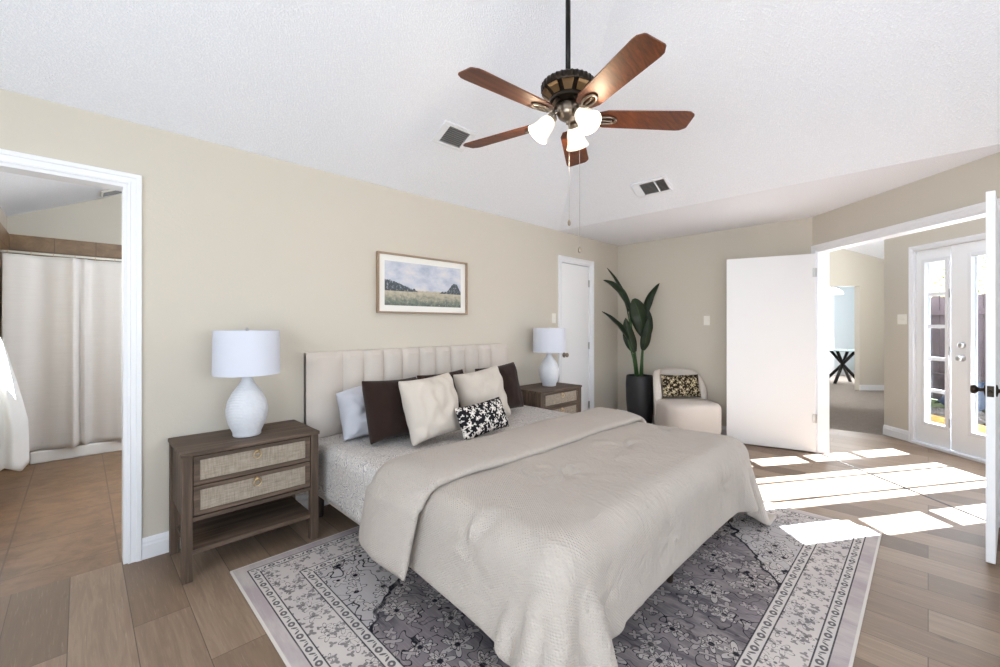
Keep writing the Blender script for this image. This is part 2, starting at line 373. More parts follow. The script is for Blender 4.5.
def mk_painting():
    t = NT('meadow_painting'); uv = t.coord('UV'); x, y, z = t.sep(uv)
    n = t.noise(t.mapping(uv, (2.4, 2.0, 1)), 2.0, 4, 0.6); n2 = t.noise(t.mapping(uv, (9, 5, 1)), 2.2, 5, 0.65); n3 = t.noise(t.mapping(uv, (46, 16, 1)), 1.0, 4, 0.7)
    sky_ = t.ramp(n, [(0.3, lin(166, 174, 194)), (0.5, lin(196, 200, 212)), (0.72, lin(222, 216, 214))])
    field = t.ramp(t.ma('ADD', t.ma('MULTIPLY', n2, 0.6), t.ma('MULTIPLY', y, 1.0)), [(0.25, lin(78, 88, 86)), (0.42, lin(124, 130, 118)), (0.55, lin(174, 166, 148)), (0.7, lin(192, 184, 166))])
    field = t.mix(t.ma('MULTIPLY', t.step(n3, 0.6, 0.72), t.step(y, 0.3, 0.1)), field, lin(216, 218, 212))
    col = t.mix(t.step(t.ma('ADD', y, t.ma('MULTIPLY', n2, 0.05)), 0.40, 0.385), sky_, field)
    # trees left and right on the horizon
    lt = t.ma('ADD', t.ma('MULTIPLY', t.step(x, 0.38, 0.02), 0.17), t.ma('MULTIPLY', n3, 0.14))
    rt = t.ma('ADD', t.ma('MULTIPLY', t.ma('MULTIPLY', t.step(x, 0.78, 0.9), t.step(x, 1.02, 0.92)), 0.22), t.ma('MULTIPLY', n3, 0.10))
    top = t.ma('MAXIMUM', t.ma('MULTIPLY', lt, t.step(x, 0.42, 0.34)), t.ma('MULTIPLY', rt, t.step(x, 0.68, 0.74)))
    tr = t.ma('MULTIPLY', t.step(t.ma('SUBTRACT', t.ma('ADD', 0.34, top), y), 0.0, 0.02), t.ma('GREATER_THAN', y, 0.33))
    col = t.mix(t.ma('MULTIPLY', tr, t.step(n3, 0.25, 0.5)), col, lin(72, 80, 86))
    t.base(col, 0.7); M['meadow_painting'] = t.m
mk_painting()
plain('mat_board', lin(236, 234, 230), 0.8, var=0.005)
plain('light_oak_frame', lin(158, 134, 112), 0.5, bump=(60, 0.1, 0.002), var=0.1)

def mk_leaf():
    t = NT('plant_leaf'); uv = t.coord('UV'); x, y, z = t.sep(uv)
    veins = t.ma('SINE', t.ma('MULTIPLY', t.ma('ADD', y, t.ma('MULTIPLY', t.ma('ABSOLUTE', x), -0.5)), 120.0))
    mid = t.step(t.ma('ABSOLUTE', x), 0.06, 0.02)
    col = t.mix(t.noise(t.coord(), 14, 3), lin(14, 26, 13), lin(32, 50, 26))
    t.base(t.mix(t.ma('MULTIPLY', mid, 0.6), col, lin(62, 84, 46)), 0.42, spec=0.4); t.bump(veins, 0.12, 0.002); M['plant_leaf'] = t.m
mk_leaf()
plain('plant_stem', lin(52, 84, 40), 0.5)

def mk_ceramic():
    t = NT('white_ceramic'); co = t.coord(); x, y, z = t.sep(co)
    w = t.ma('SINE', t.ma('MULTIPLY', z, 2 * PI / 0.0085)); n = t.noise(co, 55, 4, 0.6)
    t.base(t.mix(n, lin(206, 209, 216), lin(224, 226, 232)), 0.55, spec=0.35)
    t.bump(t.ma('ADD', t.ma('MULTIPLY', w, 0.35), n), 0.45, 0.006); M['white_ceramic'] = t.m
mk_ceramic()

def mk_curtain():
    t = NT('shower_curtain_cloth'); uv = t.coord('UV'); co = t.coord()
    n = t.noise(t.mapping(co, (4, 4, 130)), 1.0, 3)
    tl = t.n('ShaderNodeBsdfTranslucent', Color=lin(224, 218, 212))
    t.base(t.mix(n, lin(222, 217, 214), lin(234, 230, 228)), 0.9, spec=0.1)
    mx = t.n('ShaderNodeMixShader', Fac=0.18); t.t.links.new(t.b.outputs[0], mx.inputs[1]); t.t.links.new(tl.outputs[0], mx.inputs[2]); t.t.links.new(mx.outputs[0], t.out.inputs[0])
    M['shower_curtain_cloth'] = t.m
mk_curtain()

# ------------------------------------------------------------------ mesh helpers
def box(bm, x0, x1, y0, y1, z0, z1, bev=0.0, seg=2, mtx=None):
    r = bmesh.ops.create_cube(bm, size=1.0)
    vs = r['verts']
    sx, sy, sz = x1 - x0, y1 - y0, z1 - z0
    for v in vs: v.co = Vector(((v.co.x + .5) * sx + x0, (v.co.y + .5) * sy + y0, (v.co.z + .5) * sz + z0))
    if bev > 0:
        es = list({e for v in vs for e in v.link_edges})
        rr = bmesh.ops.bevel(bm, geom=es, offset=min(bev, 0.45 * min(abs(sx), abs(sy), abs(sz))), segments=seg, affect='EDGES', profile=0.5)
        vs = list({v for f in rr['faces'] for v in f.verts} | {v for v in vs if v.is_valid})
    if mtx is not None:
        for v in vs: v.co = mtx @ v.co
    return vs
def boxAB(bm, a0, a1, l0, l1, z0, z1, bev=0.0):
    mtx = Matrix(((S2, S2, 0, 0), (S2, -S2, 0, 0), (0, 0, 1, 0), (0, 0, 0, 1)))
    vs = box(bm, a0, a1, l0, l1, z0, z1, bev, mtx=mtx)
def lathe(bm, prof, n=32, c=(0, 0), cap=True, mtx=None):
    rings = []
    for r, z in prof:
        rings.append([bm.verts.new((c[0] + r * math.cos(2 * PI * i / n), c[1] + r * math.sin(2 * PI * i / n), z)) for i in range(n)])
    for a, b in zip(rings, rings[1:]):
        for i in range(n): bm.faces.new((a[i], a[(i + 1) % n], b[(i + 1) % n], b[i]))
    if cap:
        bm.faces.new(rings[0][::-1]); bm.faces.new(rings[-1])
    if mtx is not None:
        for rg in rings:
            for v in rg: v.co = mtx @ v.co
    return rings
def tube(bm, pts, rad, n=10, cap=True):
    pts = [Vector(p) for p in pts]; rads = rad if hasattr(rad, '__len__') else [rad] * len(pts)
    rings = []; up = None
    for i, p in enumerate(pts):
        tg = (pts[min(i + 1, len(pts) - 1)] - pts[max(i - 1, 0)]).normalized()
        if up is None:
            up = tg.orthogonal().normalized()
        up = (up - tg * up.dot(tg)).normalized(); sd = tg.cross(up)
        rings.append([bm.verts.new(p + (up * math.cos(2 * PI * k / n) + sd * math.sin(2 * PI * k / n)) * rads[i]) for k in range(n)])
    for a, b in zip(rings, rings[1:]):
        for k in range(n): bm.faces.new((a[k], a[(k + 1) % n], b[(k + 1) % n], b[k]))
    if cap: bm.faces.new(rings[0][::-1]); bm.faces.new(rings[-1])
def grid(bm, P, uv=None, close_u=False):
    """P[i][j] points -> quads; uv[i][j] optional"""
    V = [[bm.verts.new(p) for p in row] for row in P]
    lay = bm.loops.layers.uv.verify() if uv else None
    ni = len(V); nj = len(V[0])
    for i in range(ni - 1):
        for j in range(nj if close_u else nj - 1):
            j2 = (j + 1) % nj
            f = bm.faces.new((V[i][j], V[i][j2], V[i + 1][j2], V[i + 1][j]))
            if uv:
                for l, (a, b) in zip(f.loops, ((i, j), (i, j2), (i + 1, j2), (i + 1, j))): l[lay].uv = uv[a][b]
    return V
def prism(bm, poly, z0, z1, mtx=None):
    a = [bm.verts.new((p[0], p[1], z0)) for p in poly]; b = [bm.verts.new((p[0], p[1], z1)) for p in poly]
    n = len(poly); bm.faces.new(a[::-1]); bm.faces.new(b)
    for i in range(n): bm.faces.new((a[i], a[(i + 1) % n], b[(i + 1) % n], b[i]))
    if mtx is not None:
        for v in a + b: v.co = mtx @ v.co
BM = bmesh.new
def obj(name, bm, m, parent=None, smooth=False, sub=0, auto=False):
    bmesh.ops.recalc_face_normals(bm, faces=bm.faces)
    me = bpy.data.meshes.new(name); bm.to_mesh(me); bm.free()
    me.materials.append(M[m] if isinstance(m, str) else m)
    o = bpy.data.objects.new(name, me); C.objects.link(o)
    if parent is not None: o.parent = parent
    if smooth or auto:
        for p in me.polygons: p.use_smooth = True
    if auto:
        try: me.set_sharp_from_angle(angle=math.radians(38))
        except Exception: pass
    if sub:
        s = o.modifiers.new('smooth', 'SUBSURF'); s.levels = sub; s.render_levels = sub
    return o
def tag(o, label=None, cat=None, group=None, kind=None):
    if label: o['label'] = label
    if cat: o['category'] = cat
    if group: o['group'] = group
    if kind: o['kind'] = kind
    return o
def thing(name, label, cat, loc=(0, 0, 0), rotz=0.0, group=None, kind=None):
    o = bpy.data.objects.new(name, None); C.objects.link(o)
    o.empty_display_size = 0.1
    o.location = loc; o.rotation_euler = (0, 0, rotz)
    return tag(o, label, cat, group, kind)
def struct(name, bm, m, label, cat='wall', parent=None, **k):
    o = obj(name, bm, m, parent, **k)
    return tag(o, label, cat, None, 'structure')
def dup(root, loc, rotz=None, label=None):
    r = root.copy(); C.objects.link(r); r.location = loc
    if rotz is not None: r.rotation_euler = (0, 0, rotz)
    if label: r['label'] = label
    for ch in list(root.children):
        c = ch.copy(); C.objects.link(c); c.parent = r
        for g in list(ch.children):
            d = g.copy(); C.objects.link(d); d.parent = c
    return r

# ------------------------------------------------------------------ the room shell
YL, XB, H = 3.12, 5.45, 2.45       # left wall, back wall, wall height
LD, LF = 3.25, 4.62                # angled door wall, exterior wall beyond it
DT = 2.09                          # door opening height
SL = 0.48                          # ceiling slope

bm = BM()   # plank floor: bedroom and hall
prism(bm, [(-1.8, -2.4), (4.3, -2.4), (6.8, 0.05), (6.8, 1.6), (5.6, 1.6), (5.6, 3.16), (-1.8, 3.16)], -0.06, 0.0)
struct('floor', bm, 'plank_floor', 'grey brown wood plank floor of the bedroom', 'floor')
bm = BM(); box(bm, -1.6, 2.5, 3.16, 7.0, -0.06, 0.0)
struct('floor_bathroom', bm, 'bath_floor_tile', 'warm brown tile floor of the bathroom', 'floor')
bm = BM(); prism(bm, [(6.8, 0.26), (6.8, 1.6), (5.6, 1.6), (5.6, 6.5), (10.5, 6.5), (15.0, 1.2), (11.9, 0.26)], -0.06, 0.0)
struct('floor_carpet', bm, 'grey_carpet', 'grey carpet in the room beyond the double doors', 'floor')
bm = BM(); boxAB(bm, 2.79, 4.40, LD + 0.008, LD + 0.026, -0.002, 0.003)
struct('trim_threshold', bm, 'dark_bronze', 'thin dark threshold strip under the double doors', 'trim')

def wall_with_hole(bm, x0, x1, y0, y1, z1, holes, put=box):
    cur = x0
    for hx0, hx1, hz0, hz1 in holes:
        put(bm, cur, hx0, y0, y1, 0, z1)
        if hz0 > 0: put(bm, hx0, hx1, y0, y1, 0, hz0)
        put(bm, hx0, hx1, y0, y1, hz1, z1)
        cur = hx1
    put(bm, cur, x1, y0, y1, 0, z1)
bm = BM(); wall_with_hole(bm, -1.8, 5.57, YL, YL + 0.12, 2.5, [(-0.64, 0.187, 0, 2.1), (4.125, 4.765, 0, 2.1)])
struct('wall_left', bm, 'wall_paint', 'long beige wall behind the bed', 'wall')
bm = BM(); box(bm, XB, XB + 0.12, 0.80, YL, 0, 2.5)
struct('wall_back', bm, 'wall_paint', 'beige wall behind the plant and armchair', 'wall')
bm = BM(); wall_with_hole(bm, 0.1, 4.475, LD, LD + 0.12, 3.5, [(2.79, 4.40, 0, DT)], put=boxAB)
struct('wall_angled', bm, 'wall_paint', 'angled beige wall with the double door opening', 'wall')
bm = BM(); wall_with_hole(bm, -1.8, 2.6, -2.40, -2.28, 3.5, [(-0.8, 2.0, 0.7, 2.2)])
struct('wall_right', bm, 'wall_paint', 'beige window wall to the right of the camera', 'wall')
bm = BM(); wall_with_hole(bm, -2.3, 3.2, 0, 0.12, 3.5, [(-1.0, 1.6, 0.7, 2.2)])
for v in bm.verts: v.co = Vector((-1.68 - v.co.y, v.co.x, v.co.z))
struct('wall_rear', bm, 'wall_paint', 'beige window wall behind the camera', 'wall')
def window(name, label, horiz):  # unseen windows, put in as openings for the fill light
    r = thing(name, label, 'window', kind='structure')
    f = BM(); g = BM()
    w, z0, z1 = (2.8, 0.7, 2.2) if horiz else (2.6, 0.7, 2.2)
    for a, b, c, d in ((0, w, z0, z0 + .05), (0, w, z1 - .05, z1), (0, .05, z0, z1), (w - .05, w, z0, z1), (w / 2 - .03, w / 2 + .03, z0, z1), (0, w, 1.43, 1.47)):
        box(f, a, b, 0.03, 0.09, c, d)
    box(g, 0.02, w - .02, 0.055, 0.06, z0 + .02, z1 - .02)
    for b_ in (f, g):
        for v in b_.verts:
            v.co = Vector((-0.8 + v.co.x, -2.28 - v.co.y, v.co.z)) if horiz else Vector((-1.68 - v.co.y, -1.0 + v.co.x, v.co.z))
    obj('window_frame', f, 'white_trim', r); obj('window_pane', g, 'window_glass', r)
window('window_1', 'unseen white framed window added for light in the wall right of the camera', True)
window('window_2', 'unseen white framed window added for light in the wall behind the camera', False)

# vaulted ceiling: flat strip along the back wall, two slopes and the flat top
ZT = 3.30; HX = 4.08; run = (ZT - H) / SL
bm = BM()
def face(*ps): bm.faces.new([bm.verts.new(p) for p in ps])
face((HX, 3.3, H), (5.6, 3.3, H), (5.6, -0.6, H), (HX, -0.6, H))
face((-1.9, YL, H), (HX, YL, H), (HX - run, YL - run, ZT), (-1.9, YL - run, ZT))
face((HX, YL, H), (HX, -2.5, H), (HX - run, -2.5, ZT), (HX - run, YL - run, ZT))
face((-1.9, YL - run, ZT), (HX - run, YL - run, ZT), (HX - run, -2.5, ZT), (-1.9, -2.5, ZT))
ce = struct('ceiling', bm, 'ceiling_texture', 'white textured vaulted bedroom ceiling', 'ceiling')

# bathroom shell
bm = BM(); box(bm, -0.66, 2.4, 6.75, 6.87, 0, 4.0); struct('wall_bathroom_back', bm, 'wall_paint', 'beige upper wall at the back of the shower', 'wall')
bm = BM(); box(bm, -0.66, -0.54, 3.24, 6.75, 0, 2.7); struct('wall_bathroom_left', bm, 'wall_paint', 'beige left wall of the bathroom', 'wall')
bm = BM(); box(bm, 2.3, 2.42, 3.24, 6.75, 0, 4.0); struct('wall_bathroom_right', bm, 'wall_paint', 'beige right wall of the bathroom', 'wall')
bm = BM(); box(bm, -0.54, 2.3, 6.735, 6.75, 0.0, 2.27); box(bm, -0.54, -0.525, 6.0, 6.735, 0.0, 2.27); box(bm, 1.2, 1.3, 6.0, 6.735, 0, 2.27)
struct('trim_shower_tile', bm, 'shower_tile', 'brown tile lining of the shower', 'wall')
bm = BM()
face((-0.7, 3.1, H - .08), (-0.7, 6.9, H - .08), (2.5, 6.9, H + SL * 3.04), (2.5, 3.1, H + SL * 3.04))
struct('ceiling_bathroom', bm, 'ceiling_texture', 'sloped white bathroom ceiling', 'ceiling')

# hall and the rooms beyond the double doors
bm = BM(); wall_with_hole(bm, 0.6, 5.15, LF, LF + 0.13, 2.7, [(3.07, 4.79, 0, 2.165)], put=boxAB)
struct('wall_hall_exterior', bm, 'wall_paint', 'beige exterior wall around the glazed patio doors', 'wall')
bm = BM(); box(bm, AB(5.15, LF).x, 12.1, AB(5.15, LF).y - 0.12, AB(5.15, LF).y, 0, 4.0); struct('wall_far_room_near', bm, 'wall_paint', 'beige wall turning away beside the patio doors', 'wall')
bm = BM(); boxAB(bm, 0.6, 0.7, LD + .12, LF, 0, 2.6); struct('wall_hall_end', bm, 'wall_paint', 'beige wall at the near end of the hall', 'wall')
bm = BM(); boxAB(bm, 0.6, 5.1, LD + .10, LF + .13, 2.62, 2.70); struct('ceiling_hall', bm, 'ceiling_texture', 'white ceiling of the hall', 'ceiling')
bm = BM(); boxAB(bm, 8.6, 8.72, 3.0, 5.9, 0, 4.2); boxAB(bm, 8.6, 8.72, 5.9, 7.22, 2.11, 4.2); boxAB(bm, 8.6, 8.72, 7.22, 8.14, 0, 4.2)
struct('wall_far_room', bm, 'wall_paint', 'beige far wall with an opening to the blue room', 'wall')
bm = BM(); boxAB(bm, 5.6, 11.4, 2.9, 3.0, 0, 4.2); struct('wall_far_room_left', bm, 'wall_paint', 'beige left wall of the carpeted room', 'wall')
bm = BM(); boxAB(bm, 11.3, 11.42, 3.0, 9.9, 0, 3.0); prism(bm, [AB(8.72, 8.14)[:2], AB(8.72, 8.02)[:2], AB(11.3, 9.68)[:2], AB(11.42, 9.9)[:2]], 0, 3.0)
struct('wall_blue', bm, 'wall_paint_blue', 'pale blue wall of the farthest room', 'wall')
bm = BM(); prism(bm, [AB(8.7, 2.9)[:2], AB(8.7, 8.1)[:2], AB(11.42, 9.9)[:2], AB(11.42, 2.9)[:2]], 2.75, 2.85); struct('ceiling_blue_room', bm, 'ceiling_texture', 'white ceiling of the blue room', 'ceiling')
bm = BM()
zc = lambda la: 2.91 - 0.26 * (la - 6.69)
face(AB(4.45, 2.8, zc(2.8)), AB(8.75, 2.8, zc(2.8)), AB(8.75, 8.29, zc(8.29)), AB(5.15, 4.62, zc(4.62)), AB(5.15, 3.3, zc(3.3)))
struct('ceiling_far_room', bm, 'ceiling_texture', 'sloped white ceiling of the carpeted room', 'ceiling')
bm = BM(); boxAB(bm, 8.585, 8.6, 7.22, 8.12, 0, 0.11); struct('baseboard_far_room', bm, 'white_trim', 'white baseboard at the end of the carpeted room', 'baseboard')
bm = BM(); boxAB(bm, 11.28, 11.3, 3, 9.6, 0, 0.12); struct('baseboard_blue_room', bm, 'white_trim', 'white baseboard under the blue wall', 'baseboard')
bm = BM(); boxAB(bm, 11.27, 11.3, 8.70, 8.80, 0, 2.1); struct('trim_blue_room', bm, 'white_trim', 'white door casing on the blue wall', 'trim')

# baseboards with a stepped moulded top
def baseboard(name, label, segs):
    bm = BM()
    for (x0, y0, x1, y1) in segs:
        a, b = Vector((x0, y0, 0)), Vector((x1, y1, 0)); d = (b - a).normalized(); n = Vector((-d.y, d.x, 0))
        prof = [(0, 0), (0.016, 0), (0.016, 0.075), (0.012, 0.085), (0.012, 0.095), (0.007, 0.11), (0.0, 0.117)]
        P = [[p + n * w + Vector((0, 0, z)) for w, z in prof] for p in (a, b)]
        V = grid(bm, P, close_u=True); bm.faces.new(V[0]); bm.faces.new(V[1][::-1])
    struct(name, bm, 'white_trim', label, 'baseboard')
p1, p2_ = AB(4.385, LD), AB(4.457, LD)
baseboard('baseboard_left', 'white baseboard along the bed wall', [(4.06, YL, 0.247, YL), (-0.70, YL, -1.68, YL), (XB, YL, 4.83, YL)])
baseboard('baseboard_back', 'white baseboard behind plant and armchair', [(XB, 0.856, XB, YL)])
h0, h1 = AB(5.15, LF), AB(4.832, LF)
baseboard('baseboard_hall', 'short white baseboard left of the patio doors', [(h1.x, h1.y, h0.x, h0.y)])
baseboard('baseboard_hall_corner', 'white baseboard turning the hall corner', [(h0.x, h0.y, AB(5.15, LF + .02).x, AB(5.15, LF + .02).y)])

# door casings: stepped profile swept round an opening; frame(u along wall, w out of wall)
def casing(bm, x0, x1, h, width, tf):
    prof = [(0.0, 0.0), (0.0, 0.010), (width * .18, 0.013), (width * .22, 0.009), (width * .55, 0.012), (width * .62, 0.017), (width * .95, 0.019), (width, 0.012), (width, 0.0)]
    rows = []
    for k in range(4):
        rows.append([tf((x0 - u) if k < 2 else (x1 + u), w, 0.0 if k in (0, 3) else h + u) for u, w in prof])
    V = grid(bm, rows, close_u=True); bm.faces.new(V[0]); bm.faces.new(V[3][::-1])
def jamb(bm, x0, x1, h, depth, th, tf):
    for a, b, z0, z1 in ((x0, x0 + th, 0, h), (x1 - th, x1, 0, h), (x0 + th, x1 - th, h - th, h)):
        r = bmesh.ops.create_cube(bm, size=1)
        for v in r['verts']: v.co = tf(a + (v.co.x + .5) * (b - a), -(v.co.y + .5) * depth, z0 + (v.co.z + .5) * (z1 - z0))
tfL = lambda u, w, z: Vector((u, YL - w, z))
tfD = lambda u, w, z: AB(u, LD - w, z)
tfF = lambda u, w, z: AB(u, LF - w, z)
bm = BM(); casing(bm, -0.64, 0.187, 2.10, 0.06, tfL); jamb(bm, -0.64, 0.187, 2.10, 0.12, 0.018, tfL)
struct('trim_bathroom_door', bm, 'white_trim', 'white casing of the bathroom doorway', 'trim')
bm = BM(); casing(bm, 4.125, 4.765, 2.10, 0.058, tfL); jamb(bm, 4.125, 4.765, 2.10, 0.12, 0.015, tfL)
struct('trim_closet_door', bm, 'white_trim', 'white casing of the narrow closet door', 'trim')
bm = BM(); casing(bm, 2.79, 4.40, DT, 0.056, tfD); jamb(bm, 2.79, 4.40, DT, 0.12, 0.018, tfD)
tfD2 = lambda u, w, z: AB(u, LD + 0.12 + w, z)
casing(bm, 2.79, 4.40, DT, 0.062, tfD2)
struct('trim_double_door', bm, 'white_trim', 'white casing of the double door opening', 'trim')
bm = BM(); casing(bm, 3.08, 4.78, 2.155, 0.045, tfF); jamb(bm, 3.07, 4.79, 2.165, 0.13, 0.02, tfF)
boxAB(bm, 3.07, 4.79, LF - 0.03, LF + 0.13, 0.0, 0.025)
struct('trim_patio_door', bm, 'white_trim', 'white casing around the patio doors', 'trim')

# hardware builders (local: knob axis along +x)
def knob_bm(bm, o, ax, L=0.055):
    o = Vector(o); ax = Vector(ax).normalized(); q = ax.to_track_quat('Z', 'Y').to_matrix().to_4x4(); q.translation = o
    lathe(bm, [(0.032, 0), (0.033, 0.006), (0.012, 0.010), (0.010, L * .5), (0.018, L * .62), (0.027, L * .8), (0.026, L * .98), (0.016, L * 1.08), (0.002, L * 1.1)], 20, mtx=q)
def hinge_bm(bm, c, d, h=0.09):
    c = Vector(c)
    tube(bm, [c - Vector((0, 0, h / 2)), c + Vector((0, 0, h / 2))], 0.007, 8)
    d = Vector(d); a = c; b = c + d * 0.03; n = Vector((-d.y, d.x, 0)) * 0.002
    vs = [bm.verts.new(p + n * s + Vector((0, 0, z))) for s in (-1, 1) for p in (a, b) for z in (-h / 2, h / 2)]
    for f in ((0, 1, 3, 2), (4, 6, 7, 5), (0, 2, 6, 4), (1, 5, 7, 3), (0, 4, 5, 1), (2, 3, 7, 6)): bm.faces.new([vs[i] for i in f])

# closet door in the left wall
d1 = thing('door_1', 'narrow white closet door beside the far nightstand', 'door', (4.14, YL + 0.012, 0), kind='structure')
bm = BM(); box(bm, 0.003, 0.607, 0, 0.035, 0.012, 2.078, 0.003); obj('door_slab', bm, 'white_door', d1)
bm = BM(); knob_bm(bm, (0.062, 0, 0.955), (0, -1, 0)); k = obj('door_knob', bm, 'pewter', d1, smooth=True); k['label'] = 'round pewter knob'
for z in (0.28, 1.05, 1.86):
    bm = BM(); hinge_bm(bm, (0.612, -0.004, z), (-1, 0, 0)); obj('hinge', bm, 'steel', d1, auto=True)

# double doors: left leaf folded back near the back wall, right leaf standing open, seen edge on
def leaf(name, label, hinge, ang, width, knobs):
    """hinge at local origin, leaf along +x, thickness in y"""
    r = thing(name, label, 'door', hinge, ang, kind='structure')
    bm = BM(); box(bm, 0.004, width, -0.018, 0.018, 0.014, 2.055, 0.002); obj('door_slab', bm, 'white_door', r)
    return r
hl = AB(4.385, LD - 0.018); v = Vector((5.172, 1.584)) - Vector((hl.x, hl.y)); angL = math.atan2(v.y, v.x)
d2 = leaf('door_2', 'white door leaf folded back towards the armchair', (hl.x, hl.y, 0), angL, 0.81, False)
for z in (0.36, 1.86):
    bm = BM(); hinge_bm(bm, (-0.002, 0.022, z), (1, 0, 0)); obj('hinge', bm, 'steel', d2, auto=True)
bm = BM(); box(bm, 0.8095, 0.8115, -0.008, 0.008, 1.85, 1.95); obj('flush_bolt', bm, 'steel', d2)
hr = AB(2.795, LD - 0.02); led = Vector((0.7036 * 2.325 + 0.7105 * 2.69, 0.7105 * 2.325 - 0.7036 * 2.69))
v = led - Vector((hr.x, hr.y)); angR = math.atan2(v.y, v.x); wR = v.length
d3 = leaf('door_3', 'white door leaf at the right edge seen edge on', (hr.x, hr.y, 0), angR, wR, True)
for s in (-1, 1):
    bm = BM(); knob_bm(bm, (wR - 0.062, s * 0.018, 0.955), (0, s, 0)); k = obj('door_knob', bm, 'dark_bronze', d3, smooth=True); k['label'] = 'dark bronze knob'
bm = BM(); box(bm, wR - 0.0005, wR + 0.002, -0.013, 0.013, 0.925, 0.985, 0.001); lathe(bm, [(0.009, 0), (0.009, 0.012), (0.004, 0.016)], 12, mtx=Matrix.Translation((wR + .001, 0, .955)) @ Matrix.Rotation(PI / 2, 4, 'Y'))
k = obj('latch_plate', bm, 'dark_bronze', d3); k['label'] = 'dark bronze latch plate'

# patio doors: narrow fixed light, glazed door, second narrow light
def glazed(name, label, a0, a1, g0, g1, gz0, gz1, rows, bars, hw):
    r = thing(name, label, 'door', kind='structure')
    l0, l1 = LF + 0.018, LF + 0.062
    bm = BM()
    boxAB(bm, a0, g0 - .02, l0, l1, 0.03, 2.142); boxAB(bm, g1 + .02, a1, l0, l1, 0.03, 2.142)
    boxAB(bm, g0 - .02, g1 + .02, l0, l1, 0.03, gz0 - .02); boxAB(bm, g0 - .02, g1 + .02, l0, l1, gz1 + .02, 2.142)
    obj('door_slab', bm, 'white_door', r)
    bm = BM()   # raised glazing frame, deep reveal
    for q in ((g0 - .035, g0, gz0 - .035, gz1 + .035), (g1, g1 + .035, gz0 - .035, gz1 + .035), (g0, g1, gz0 - .035, gz0), (g0, g1, gz1, gz1 + .035)):
        boxAB(bm, q[0], q[1], l0 - .012, l1 + .012, q[2], q[3], 0.004)
    obj('glazing_frame', bm, 'white_trim', r)
    bm = BM()
    for i in range(1, rows):
        z = gz0 + (gz1 - gz0) * i / rows; boxAB(bm, g0, g1, l0 + .026, l0 + .046, z - .019, z + .019)
    for b in bars: boxAB(bm, b - .014, b + .014, l0 + .028, l0 + .046, gz0, gz1)
    obj('glazing_bars', bm, 'white_trim', r)
    bm = BM(); boxAB(bm, g0, g1, l0 + .032, l0 + .038, gz0, gz1); obj('pane', bm, 'window_glass', r)
    if hw == 'lock':
        ax = AB(0, -1)
        for z, nm in ((1.115, 'deadbolt'), (0.985, 'door_knob')):
            bm = BM(); knob_bm(bm, AB(a1 - .11, l0, z), ax, 0.03 if nm == 'deadbolt' else 0.055); obj(nm, bm, 'steel', r, smooth=True)
    if hw == 'hinge':
        for z in (0.3, 1.05, 1.65):
            bm = BM(); hinge_bm(bm, AB(a0 + 0.002, l0 - .006, z), AB(1, 0).normalized()); obj('hinge', bm, 'steel', r, auto=True)
    return r
glazed('door_4', 'narrow glazed patio door panel with five panes', 4.408, 4.768, 4.455, 4.668, 0.26, 2.0, 5, [], 'hinge')
glazed('door_5', 'wide glazed patio door with lock and knob', 3.48, 4.402, 3.62, 4.205, 0.26, 2.0, 1, [4.085, 3.755], 'lock')
glazed('door_6', 'narrow glazed patio panel hidden behind the door leaf', 3.09, 3.472, 3.16, 3.40, 0.26, 1.652, 4, [], '')  # top pane left solid so the sun patch on the rug ends early

# ------------------------------------------------------------------ outside the patio doors
bm = BM(); boxAB(bm, -6, 22, LF + .13, 30, -0.16, -0.06); struct('ground_yard', bm, 'grass', 'yard ground outside the patio doors', 'ground')
bm = BM(); boxAB(bm, 1.5, 6.5, LF + .13, LF + 1.6, -0.06, -0.01); struct('ground_patio', bm, 'concrete', 'pale concrete patio outside the doors', 'ground')
fr = thing('fence', 'weathered purple brown plank fence across the yard', 'fence')
bm = BM()
a = -2.0
random.seed(3)
while a < 8.2:
    boxAB(bm, a, a + 0.135, 8.0, 8.02, -0.05, 1.84 + random.uniform(-.015, .015)); a += 0.142
obj('fence_boards', bm, 'fence_wood', fr)
bm = BM()
for z in (0.35, 1.5): boxAB(bm, -2, 8.2, 7.94, 8.0, z, z + .09)
obj('fence_rails', bm, 'fence_wood', fr)
def tree(al, la, h, r, label):
    p = AB(al, la); o = thing('tree', label, 'tree', (p.x, p.y, -.06), group='trees behind the yard fence')
    bm = BM(); tube(bm, [(0, 0, 0), (0.05, 0.02, h * .4), (0, 0, h * .7)], [0.14, 0.1, 0.05], 10); obj('trunk', bm, 'bark', o, smooth=True)
    bm = BM(); rnd = random.Random(int(al * 10))
    for i in range(2200):
        th, ph = rnd.uniform(0, 2 * PI), math.acos(rnd.uniform(-1, 1)); q = r * rnd.uniform(.45, 1)
        c = Vector((q * math.sin(ph) * math.cos(th), q * math.sin(ph) * math.sin(th), h * .75 + q * math.cos(ph) * .9))
        R3 = Matrix.Rotation(rnd.uniform(0, 6), 3, 'X') @ Matrix.Rotation(rnd.uniform(0, 6), 3, 'Z')
        bm.faces.new([bm.verts.new(c + R3 @ Vector(s_)) for s_ in ((-.09, 0, 0), (0, -.04, .01), (.09, 0, 0), (0, .04, .01))])
    obj('crown', bm, 'foliage', o)
tree(10.6, 11.2, 3.6, 1.5, 'leafy tree showing over the fence through the narrow panel')
tree(7.0, 11.0, 3.0, 1.2, 'leafy tree showing over the fence through the wide glazed door')
bm = BM()
P = [[AB(6.40 + 0.058 * i, 7.3 + .09 * j, 0.02 + 0.40 * math.sin(PI * i / 14) ** .6 * math.sin(PI * j / 6) ** .6 + .03 * math.sin(i * 2.1 + j)) for j in range(7)] for i in range(15)]
grid(bm, P); tag(obj('tarp', bm, 'tarp_blue', smooth=True), 'blue tarp heaped at the foot of the fence', 'tarp')
bm = BM(); rnd = random.Random(5)
